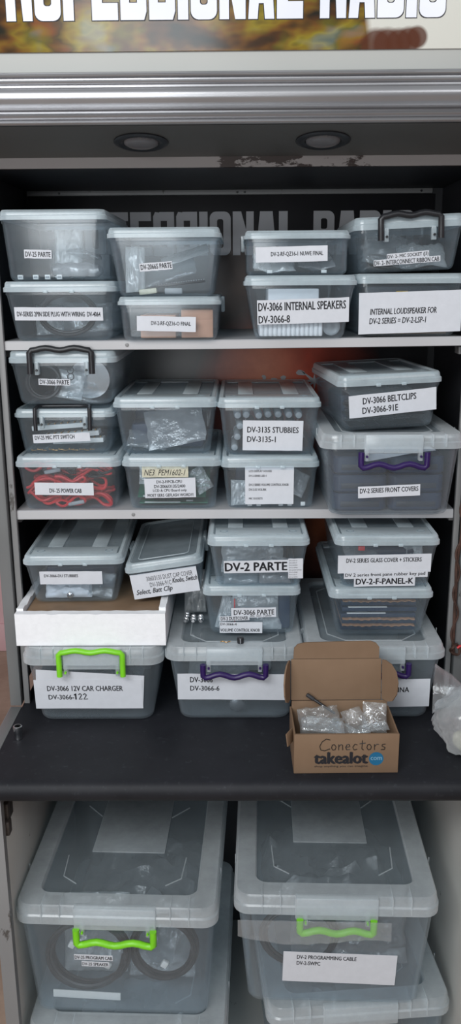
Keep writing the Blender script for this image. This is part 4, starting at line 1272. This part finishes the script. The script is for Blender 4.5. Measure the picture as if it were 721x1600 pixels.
# C8: belt clips
for k in range(15):
    i, j = k % 5, k // 5
    inside('C8', belt_clip('black belt clip lying in the turned box', k, 'black belt clips'), -.054 + i * .0268, .046, .0035 + j * .0155, (0, 0, 0))
inside('C8', block('dark_pack', M['navy'], .13, .12, .046, 'dark pack behind the belt clips', 'pack', bev=.006), 0, .165, .003)
bag_in('C8', .0, .075, .052, (0, 0, 0), .12, .10, .012, 64, 'shiny clear bag lying over the belt clips')
# C9: covers in layers
for j, z in enumerate((.0035, .0365, .0695)):
    for i, x in enumerate((-.049, .049)):
        for q in range(2):
            o = front_cover('dark radio cover, ' + ('lowest', 'middle', 'top')[j] + ' layer, ' + ('front' if q == 0 else 'back') + ' row, ' + ('nearer the antenna box' if i == 0 else 'nearer the brown cable'), .095, .12, .0318, 'dark front covers')
            inside('C9', o, x, .078 + q * .128, z)
MB_ = MB()
MB_.prism([(-.046, .093), (.030, .107), (.073, .1125), (.062, .1190), (-.052, .1190)], 0, .0006, 'y')
o = tag(MB_.build('folded_paper', M['paper'], None, 0), 'folded white paper behind the purple handle of the shelf bin', 'paper')
inside('C9', o, .004, .0065, .0015)
# D1
bag_in('D1', -.015, .030, .004, (52, 0, 0), .085, .040, .022, 71, 'crumpled white paper in the box on the foam tray', 'paper', 'crumpled_paper')
inside('D1', block('dark_pack', M['navy'], .13, .11, .045, 'dark pack behind the crumpled white paper', 'pack', bev=.006), 0, .12, .003)
bag_in('D1', .045, .028, .004, (45, 10, 0), .045, .05, .012, 72, 'clear bag beside the crumpled white paper')
r_ = empty('round_screw', label='shiny screw head in front of the crumpled white paper', cat='screw')
MB().lathe([(.0055, 0), (.006, -.001), (.004, -.003), (.0005, -.0034)], 16, axis='y').build('screw_head', M['chrome'], r_, 60)
MB().box(-.0035, .0035, -.0042, -.0034, -.0006, .0006).build('screw_slot', M['dark'], r_)
inside('D1', r_, -.011, .0045, .0135)
# D2
inside('D2', block('dark_pack', M['dark'], .115, .16, .040, 'dark packed caps filling the tilted handwritten box', 'pack', bev=.006), 0, .10, .003)
# D3
bag_in('D3', -.032, .028, .003, (30, 0, 0), .060, .055, .016, 81, 'clear bag of small fittings at the bottom of the large print box')
bag_in('D3', .031, .03, .003, (44, 0, 0), .058, .05, .018, 82, 'grey bag below the list label of the large print box', 'greyfilm')
bag_in('D3', -.01, .09, .004, (64, 0, 0), .115, .058, .016, 83, 'milky bag standing at the back of the large print box', 'milkfilm')
inside('D3', block('dark_pack', M['dark'], .12, .10, .05, 'dark pack at the back of the large print box', 'pack', bev=.006), 0, .20, .003)
inside('D3', block('red_strip', M['red'], .07, .003, .004, 'thin red strip under the lid of the large print box', 'strip', None, .0008), .02, .060, .0745)
# D4
bag_in('D4', .01, .025, .004, (76, 0, 0), .09, .065, .010, 91, 'milky bag behind the three small labels', 'milkfilm')
bag_in('D4', -.048, .024, .004, (70, 15, 0), .026, .06, .010, 92, 'narrow white bag standing beside the three small labels', 'milkfilm')
inside('D4', block('red_strip', M['red'], .0025, .003, .060, 'thin red strip standing in the box with three small labels', 'strip', None, .0008), -.031, .012, .004)
inside('D4', block('dark_pack', M['navy'], .022, .05, .066, 'dark pack at the end of the box with three small labels', 'pack', 'dark packs', .004), .060, .040, .0035)
inside('D4', block('dark_pack', M['dark'], .12, .12, .05, 'dark pack at the back of the box with three small labels', 'pack', 'dark packs', .006), 0, .19, .003)
# D5
bag_in('D5', -.042, .03, .048, (12, 0, 0), .06, .05, .012, 95, 'clear bag under the lid of the three label box')
inside('D5', block('dark_pack', M['navy'], .095, .10, .060, 'dark pack filling the middle of the three label box', 'pack', bev=.006), .008, .075, .003)
bag_in('D5', .053, .03, .020, (68, 0, 0), .034, .05, .010, 96, 'round milky bag at the end of the three label box', 'milkfilm')
inside('D5', block('red_part', M['red'], .012, .006, .008, 'small red part under the lid of the three label box', 'part', None, .001), -.043, .010, .066)
# D6: boards and wavy tan sheets
for j in range(6):
    o = circuit_board('dark circuit board, number %s from the bottom between the wavy tan sheets' % ('one', 'two', 'three', 'four', 'five', 'six')[j], .136, .15, 100 + j, 'dark boards between the tan sheets', 'navy', .0075)
    inside('D6', o, .002 * (j % 2), .092, .0030 + j * .0118)
for j, z in ((0, .0135), (1, .0255), (2, .0605)):
    top, bot = [], []
    for k in range(41):
        x = -.066 + .132 * k / 40
        zz = .0009 * math.sin(k * 1.55 + j) + .0007 * math.sin(k * .4)
        top.append((x, zz + .0016))
        bot.append((x, zz + .0002))
    o = tag(MB().prism(bot + top[::-1], 0, .13, 'y').build('tan_sheet', M['orange'], None, 60), 'wavy tan foam sheet, ' + ('lowest', 'middle one', 'uppermost')[j] + ' between the dark boards', 'foam sheet', 'wavy tan sheets')
    inside('D6', o, 0, .010, z)
# E2
r_ = empty('steel_puck', label='round steel part standing low in the purple handled worktop bin', cat='part')
MB().lathe([(.013, 0), (.0145, -.002), (.0145, -.005), (.010, -.007), (.0005, -.0075)], 22, axis='y').build('disc', M['chrome'], r_, 60)
MB().lathe([(.005, .0), (.005, .012), (.003, .013)], 12, axis='y').build('stub', M['grey'], r_)
inside('E2', r_, .004, .018, .0215, (12, 0, 0))
bag_in('E2', -.03, .12, .004, (20, 0, 0), .12, .12, .05, 110, 'milky bag lying in the purple handled worktop bin', 'milkfilm')
inside('E2', block('dark_pack', M['grey'], .15, .12, .05, 'grey pack at the back of the purple handled worktop bin', 'pack', bev=.008), 0, .25, .004)
bag_in('E1', 0, .11, .004, (10, 0, 0), .15, .12, .05, 111, 'milky bag in the bin under the foam tray', 'milkfilm')
inside('E1', block('grey_pack', M['grey'], .16, .10, .09, 'grey carton at the back of the bin under the foam tray', 'carton', bev=.004), 0, .255, .004)
bag_in('E3', 0, .11, .004, (10, 0, 0), .15, .12, .05, 112, 'milky bag in the bin behind the cardboard lid', 'milkfilm')
inside('E3', block('grey_pack', M['grey'], .16, .10, .09, 'grey carton at the back of the bin behind the cardboard lid', 'carton', bev=.004), 0, .255, .004)
# F1
inside('F1', coil('coiled_cable', M['blackcable'], .075, .062, .0042, 6, 'black cable coil standing behind the tiny labels of the green handled base bin', seed=12, spread=.012), -.065, .055, .092, (78, 0, 0))
inside('F1', coil('coiled_cable', M['blackcable'], .060, .058, .0042, 5, 'black cable coil standing beside the crease of the bag in the green handled base bin', seed=15, spread=.012), .075, .070, .095, (78, 0, 0))
for k, (x, z) in enumerate(((-.095, .118), (-.030, .075), (.075, .080))):
    inside('F1', block('cable_plug', M['white'], .012, .008, .014, 'pale plug on the cable coils of the base bin, ' + ('nearest the cream panel', 'below the tiny labels', 'under the handle end')[k], 'plug', 'pale cable plugs', .002), x, .028, z, (0, 30, 0))
bag_in('F1', .065, .12, .004, (72, 0, 0), .125, .15, .03, 120, 'large clear bag around the cable coil of the green handled base bin')
bag_in('F1', -.065, .13, .004, (74, 0, 0), .125, .15, .03, 121, 'milky bag behind the cable coil by the cream panel', 'milkfilm')
bag_in('F1', .0, .30, .004, (0, 0, 0), .26, .22, .10, 122, 'dark filled bag at the back of the green handled base bin', 'greyfilm')
inside('F1', block('card_strip', M['white'], .125, .002, .016, 'white card strip lying low in the green handled base bin', 'card', None, .0006), -.065, .0095, .022, (0, 2, 0))
# F2
inside('F2', coil('coiled_cable', M['blackcable'], .070, .055, .0040, 5, 'black cable coil in the bin with the wide white label', seed=22, spread=.012), -.06, .075, .090, (76, 0, 0))
bag_in('F2', .04, .14, .004, (70, 0, 0), .22, .14, .04, 130, 'grey bag standing in the bin with the wide white label', 'greyfilm')
bag_in('F2', .0, .30, .004, (0, 0, 0), .26, .22, .10, 131, 'dark filled bag at the back of the bin with the wide white label', 'greyfilm')
# loose plastic sheet caught under the lid of F2
ls = []
for k in range(25):
    x = -.172 + .265 * k / 24
    zb = -.030 - .010 * math.sin(k * .21) + .003 * noise.noise(Vector((k * .35, 2, 0))) - .014 * (k / 24)
    yb = -.0085 - .004 * abs(noise.noise(Vector((k * .4, 7, 0))))
    l = []
    for q in range(7):
        t = q / 6
        l.append((x, -.0055 + (yb + .0055) * t + .0015 * noise.noise(Vector((k * .5, q * .9, 3))), .0 + zb * t))
    ls.append(l + [(p[0], p[1] + .0006, p[2]) for p in reversed(l)])
o = tag(MB().loops(ls).build('plastic_sheet', M['film'], None, 60), 'loose milky plastic sheet hanging from the lid over the green handle', 'plastic sheet')
inside('F2', o, .0, -.0350, BOX['F2']['zt'] + .001)
bag_in('F3', 0, .20, .004, (0, 0, 0), .26, .26, .12, 133, 'dark filled bag in the lowest bin beside the cream panel', 'greyfilm')
bag_in('F4', 0, .20, .004, (0, 0, 0), .24, .24, .12, 134, 'dark filled bag in the lowest askew bin', 'greyfilm')

# ------------------------------------------------------------ loose things on the worktop and the bins
r_ = empty('control_knob', (.002, -.068, WT + .1512), label='small black knob on the bin lid in front of the box with three small labels', cat='knob')
MB().lathe([(.0058, 0), (.0062, .001), (.0060, .009), (.0050, .0105), (.0005, .011)], 18).build('knob_body', M['black'], r_, 50)
MB().box(-.0006, .0006, -.0062, -.0052, .001, .010).build('pointer_line', M['grey'], r_)
o = tag(MB().tube([(-.034 + .018 * k / 8, -.066 + .002 * math.sin(k), WT + .1524) for k in range(9)], .0008, 6).build('wire_offcut', M['brass'], None), 'thin orange wire offcut on the bin lid beside the black knob', 'wire')

r_ = pillow('parts_bag', M['milkfilm'], .042, .085, .02, 201, 'milky bag standing between the foam tray and the stacked boxes', 'bag')
r_.location = (-.0865, .085, WT + .1585)
r_.rotation_euler = (R(84), 0, R(8))
bpy.context.view_layer.update()
r_.location.z += WT + .1535 - min((r_.matrix_world @ v.co).z for v in r_.data.vertices)
for k in range(7):
    q = empty('metal_fitting', label='small steel fitting heaped on the bin lid beside the foam tray', cat='fitting', group='steel fittings beside the foam tray')
    MB().lathe([(.0035, 0), (.0045, .001), (.0045, .008), (.003, .009), (.003, .014)], 8).build('barrel', M['chrome'], q)
    MB().lathe([(.0050, .003), (.0058, .0035), (.0058, .0055), (.0050, .006)], 6).build('nut', M['grey'], q)
    q.location = (-.100 + (k % 3) * .0135, .030 + .013 * (k // 3), WT + .1585 )
    q.rotation_euler = (R(90), 0, R(-8 + 5 * (k % 4)))

r_ = empty('steel_socket', (-.390, -.136, WT + .0003), label='short shiny steel tube standing on the worktop edge', cat='socket')
MB().lathe([(.0055, 0), (.0070, .0005), (.0070, .012), (.0078, .013), (.0078, .024), (.0072, .0246), (.0055, .0246), (.0052, .015), (.0048, .001)], 20).build('sleeve', M['chrome'], r_, 40)
MB().lathe([(.0046, .0008), (.0046, .012), (.001, .0122)], 6).build('drive_recess', M['black'], r_)

# open cardboard box
TX, TY, TW, TD, TH = .1725, -.249, .170, .100, .070
T = .003
r_ = empty('cardboard_box', (TX, TY, WT + .0004), (0, 0, R(.8)), 'open brown cardboard mailing box with handwriting, standing on the worktop', 'cardboard box')
def cw(x0, x1, y0, y1, z0, z1, nm):
    return MB().box(x0, x1, y0, y1, z0, z1, .0012).build(nm, M['card'], r_)
fr = cw(-TW / 2, TW / 2, 0, T * 1.8, 0, TH, 'front_wall')
cw(-TW / 2, -TW / 2 + T, T * 1.8, TD, 0, TH - .001, 'side_wall')
cw(TW / 2 - T, TW / 2, T * 1.8, TD, 0, TH - .001, 'side_wall')
cw(-TW / 2 + T, TW / 2 - T, TD - T, TD, 0, TH + .010, 'back_wall')
cw(-TW / 2 + T, TW / 2 - T, T * 1.8, TD - T, 0, T, 'floor_panel')
MB().box(-.012, .012, -.0018, 0, 0, .022, .0006).build('side_tab', M['card'], r_).matrix_local = Matrix.Translation((-TW / 2 - .0055, .012, TH - .022)) @ Matrix.Rotation(R(62), 4, 'Z') @ Matrix.Rotation(R(-8), 4, 'X')
# open lid: hinged panel, front tuck flap, two side ears
lidm = Matrix.Translation((0, TD - .0035, TH + .0115)) @ Matrix.Rotation(R(-9), 4, 'X')
LH = .072
o = MB().box(-TW / 2 + .002, TW / 2 - .014, 0, T, 0, LH, .001).build('lid_panel', M['card'], r_)
o.matrix_local = lidm
lidp = o
outline = [(-TW / 2 + .006, 0), (TW / 2 - .018, 0), (TW / 2 - .018, .020), (TW / 2 - .024, .0275), (TW / 2 - .034, .031), (-TW / 2 + .026, .029), (-TW / 2 + .013, .026), (-TW / 2 + .007, .019)]
o = MB().prism(outline, 0, T, 'y').build('tuck_flap', M['card'], lidp, 0)
o.matrix_local = Matrix.Translation((0, .0, LH + .0006)) @ Matrix.Rotation(R(6), 4, 'X')
ear = [(0, .002), (.014, .0), (.026, .004), (.036, .018), (.039, .038), (.034, .056), (.022, .067), (.008, .071), (0, .070)]
o = MB().prism(ear, 0, T * .8, 'y').build('side_ear', M['card'], lidp, 0)
o.matrix_local = Matrix.Translation((TW / 2 - .0130, .0004, 0)) @ Matrix.Rotation(R(-58), 4, 'Z')
o = MB().prism([(-p, q) for p, q in ear][::-1], 0, T * .8, 'y').build('side_ear', M['card'], lidp, 0)
o.matrix_local = Matrix.Translation((-TW / 2 + .0010, .0004, 0)) @ Matrix.Rotation(R(72), 4, 'Z')
# print on the front
g = MB()
vs, fs = text_mesh('takealot', -.0515, .0340, .0180, .0385, 3)
g.add([(v[0], v[1] - .0005, v[2]) for v in vs], fs)
vs, fs = text_mesh('shop anything you can imagine', -.0515, .0350, .0105, .0150, 0)
g.add([(v[0], v[1] - .0005, v[2]) for v in vs], fs)
g.build('lettering', M['ink'], r_, 0)
MB().prism([(.0485 + .0118 * math.cos(2 * PI * k / 28), .0262 + .0118 * math.sin(2 * PI * k / 28)) for k in range(28)], -.0005, 0, 'y').build('blue_disc', M['blue'], r_, 0)
vs, fs = text_mesh('com', .0395, .0575, .0240, .0298, 1)
MB().add([(v[0], v[1] - .0008, v[2]) for v in vs], fs).build('disc_lettering', solid('pale_blue_print', (.18, .34, .46), .5), r_, 0)
g = MB()
STROKES = {'C': [[(.95, .92), (.6, 1.0), (.25, .75), (.05, .35), (.15, .02), (.5, -.05), (.95, .12)]],
           'o': [[(.5, .5), (.2, .45), (.1, .2), (.3, .0), (.65, .05), (.75, .3), (.5, .5)]],
           'n': [[(.1, .5), (.12, .0)], [(.12, .3), (.4, .5), (.65, .45), (.7, .0)]],
           'e': [[(.1, .25), (.7, .3), (.6, .5), (.3, .5), (.1, .25), (.25, .02), (.75, .05)]],
           'c': [[(.75, .45), (.4, .52), (.12, .25), (.3, .0), (.75, .06)]],
           't': [[(.45, .85), (.40, .1), (.65, .0)], [(.05, .55), (.9, .62)]],
           'r': [[(.15, .5), (.2, .0)], [(.2, .3), (.45, .5), (.8, .48)]],
           's': [[(.75, .5), (.3, .48), (.25, .32), (.7, .2), (.6, .02), (.1, .02)]]}
x = -.0445
for ch in 'Conectors':
    wq = .0185 if ch == 'C' else .0112
    for st in STROKES[ch]:
        pts = []
        for i in range(len(st) - 1):
            for q in range(3):
                t = q / 3
                pts.append((st[i][0] * (1 - t) + st[i + 1][0] * t, st[i][1] * (1 - t) + st[i + 1][1] * t))
        pts.append(st[-1])
        g.tube([(x + u * wq, -.0006, .0425 + v * .020) for u, v in pts], .00062, 5)
    x += wq * 1.02
g.build('handwriting', M['marker'], r_, 50)
b_ = BOX['TK'] = dict(root=r_)
bpy.context.view_layer.update()
bag_in('TK', -.038, .066, .046, (30, -4, 2), .068, .050, .020, 301, 'clear bag of connectors heaped at the pen end of the cardboard box')
bag_in('TK', -.036, .033, .062, (12, 3, -3), .070, .036, .014, 302, 'crumpled clear bag lying against the front wall of the cardboard box')
bag_in('TK', .022, .046, .044, (36, -14, 12), .034, .056, .012, 303, 'narrow clear bag in the middle of the cardboard box')
bag_in('TK', .056, .070, .044, (52, 0, -8), .040, .050, .010, 304, 'clear bag with grey parts leaning on the back wall of the cardboard box')
bag_in('TK', -.002, .036, .048, (20, 10, -30), .050, .030, .012, 307, 'small clear bag wedged between the others at the front of the cardboard box')
bag_in('TK', .048, .028, .060, (8, -8, 6), .048, .018, .010, 305, 'rolled clear bag lying on the rim side of the cardboard box')
bag_in('TK', .0, .052, .0045, (0, 0, 0), .13, .070, .026, 306, 'milky bag deep in the cardboard box', 'milkfilm')
q = empty('black_pen', label='slim black pen-like stick poking out of the bags in the cardboard box', cat='pen')
MB().lathe([(.001, -.030), (.0022, -.029), (.0024, .012), (.0020, .013)], 12).build('barrel', M['black'], q)
MB().lathe([(.0030, .013), (.0034, .0135), (.0034, .026), (.0028, .0275), (.0005, .028)], 12).build('cap', M['rubber'], q)
inside('TK', q, -.034, .088, .0795, (0, -58, -12))

# big clear bag at the end of the worktop
me = bmesh.new()
bmesh.ops.create_icosphere(me, subdivisions=5, radius=1)
V = []
for v in me.verts:
    p = v.co.copy()
    a = abs(noise.noise(p * 2.2 + Vector((3, 1, 5)))) + .5 * abs(noise.noise(p * 5.1)) + .25 * abs(noise.noise(p * 10.3))
    s = 1 + .22 * (a - .35)
    z = p.z
    rad = 1.0 if z < .1 else 1 - .50 * (z - .1) ** 1.1
    x_, y_, z_ = p.x * .083 * s * rad, p.y * .075 * s * rad, max(-.052, z * .075 * s)
    V.append((x_, y_, z_ + .0525))
F = [tuple(v.index for v in f.verts) for f in me.faces]
me.free()
r_ = empty('parts_sack', (.4175, -.165, WT + .0004), label='large crumpled clear plastic bag on the end of the worktop', cat='bag')
MB().add(V, F).build('bag_body', M['milkfilm'], r_, 70)
ls = []
for k in range(9):
    t = k / 8
    l = []
    for j in range(14):
        a = 2 * PI * j / 14
        rr_ = (.014 + .034 * t) * (1 + .25 * noise.noise(Vector((math.cos(a) * 2, math.sin(a) * 2, t * 2))))
        l.append((-.030 - .060 * t + rr_ * .25 * math.cos(a) * (1 - .3 * t), .004 * math.cos(a * 2) + rr_ * .75 * math.cos(a), .094 + .018 * t + rr_ * .85 * math.sin(a)))
    ls.append(l)
MB().loops(ls, cap0=False, cap1=False).build('bag_neck', M['film'], r_, 70)
q = tag(MB().box(-.03, .03, -.02, .02, 0, .028, .008).build('cream_part', M['tape'], None), 'cream coloured lump showing through the large crumpled bag', 'part')
q.location = (.395, -.180, WT + .0075)
q.rotation_euler = (0, 0, R(25))

# brown cable running down the post, knotted near its end
pts = []
for k in range(60):
    t = k / 59
    z = 1.335 - .405 * t
    pts.append((.3945 + .0025 * math.sin(t * 7) + .0010 * math.sin(t * 19) + .006 * t * 0, -.0215 - .002 * math.sin(t * 31), z))
c_ = empty('hanging_cable', (0, 0, 0), label='rusty brown cable hanging down the front post beside the stacked boxes', cat='cable')
MB().tube(pts, .0028, 8).build('cable_strand', M['rust'], c_)
MB().tube([(p[0] + .0055 * math.sin(i * .55), p[1] - .003 - .003 * math.cos(i * .55), p[2]) for i, p in enumerate(pts[10:56])], .0020, 7).build('twisted_strand', M['rust'], c_)
MB().tube([(.396 + .008 * math.cos(a), -.030 + .006 * math.sin(a * 2), .945 + .009 * math.sin(a)) for a in [2 * PI * k / 20 for k in range(20)]], .0026, 7, closed=True).build('knot', M['rust'], c_)
MB().tube([(.400 + .003 * k, -.030, .948 + .004 * math.sin(k * .8)) for k in range(9)], .0022, 7).build('loose_end', M['red'], c_)
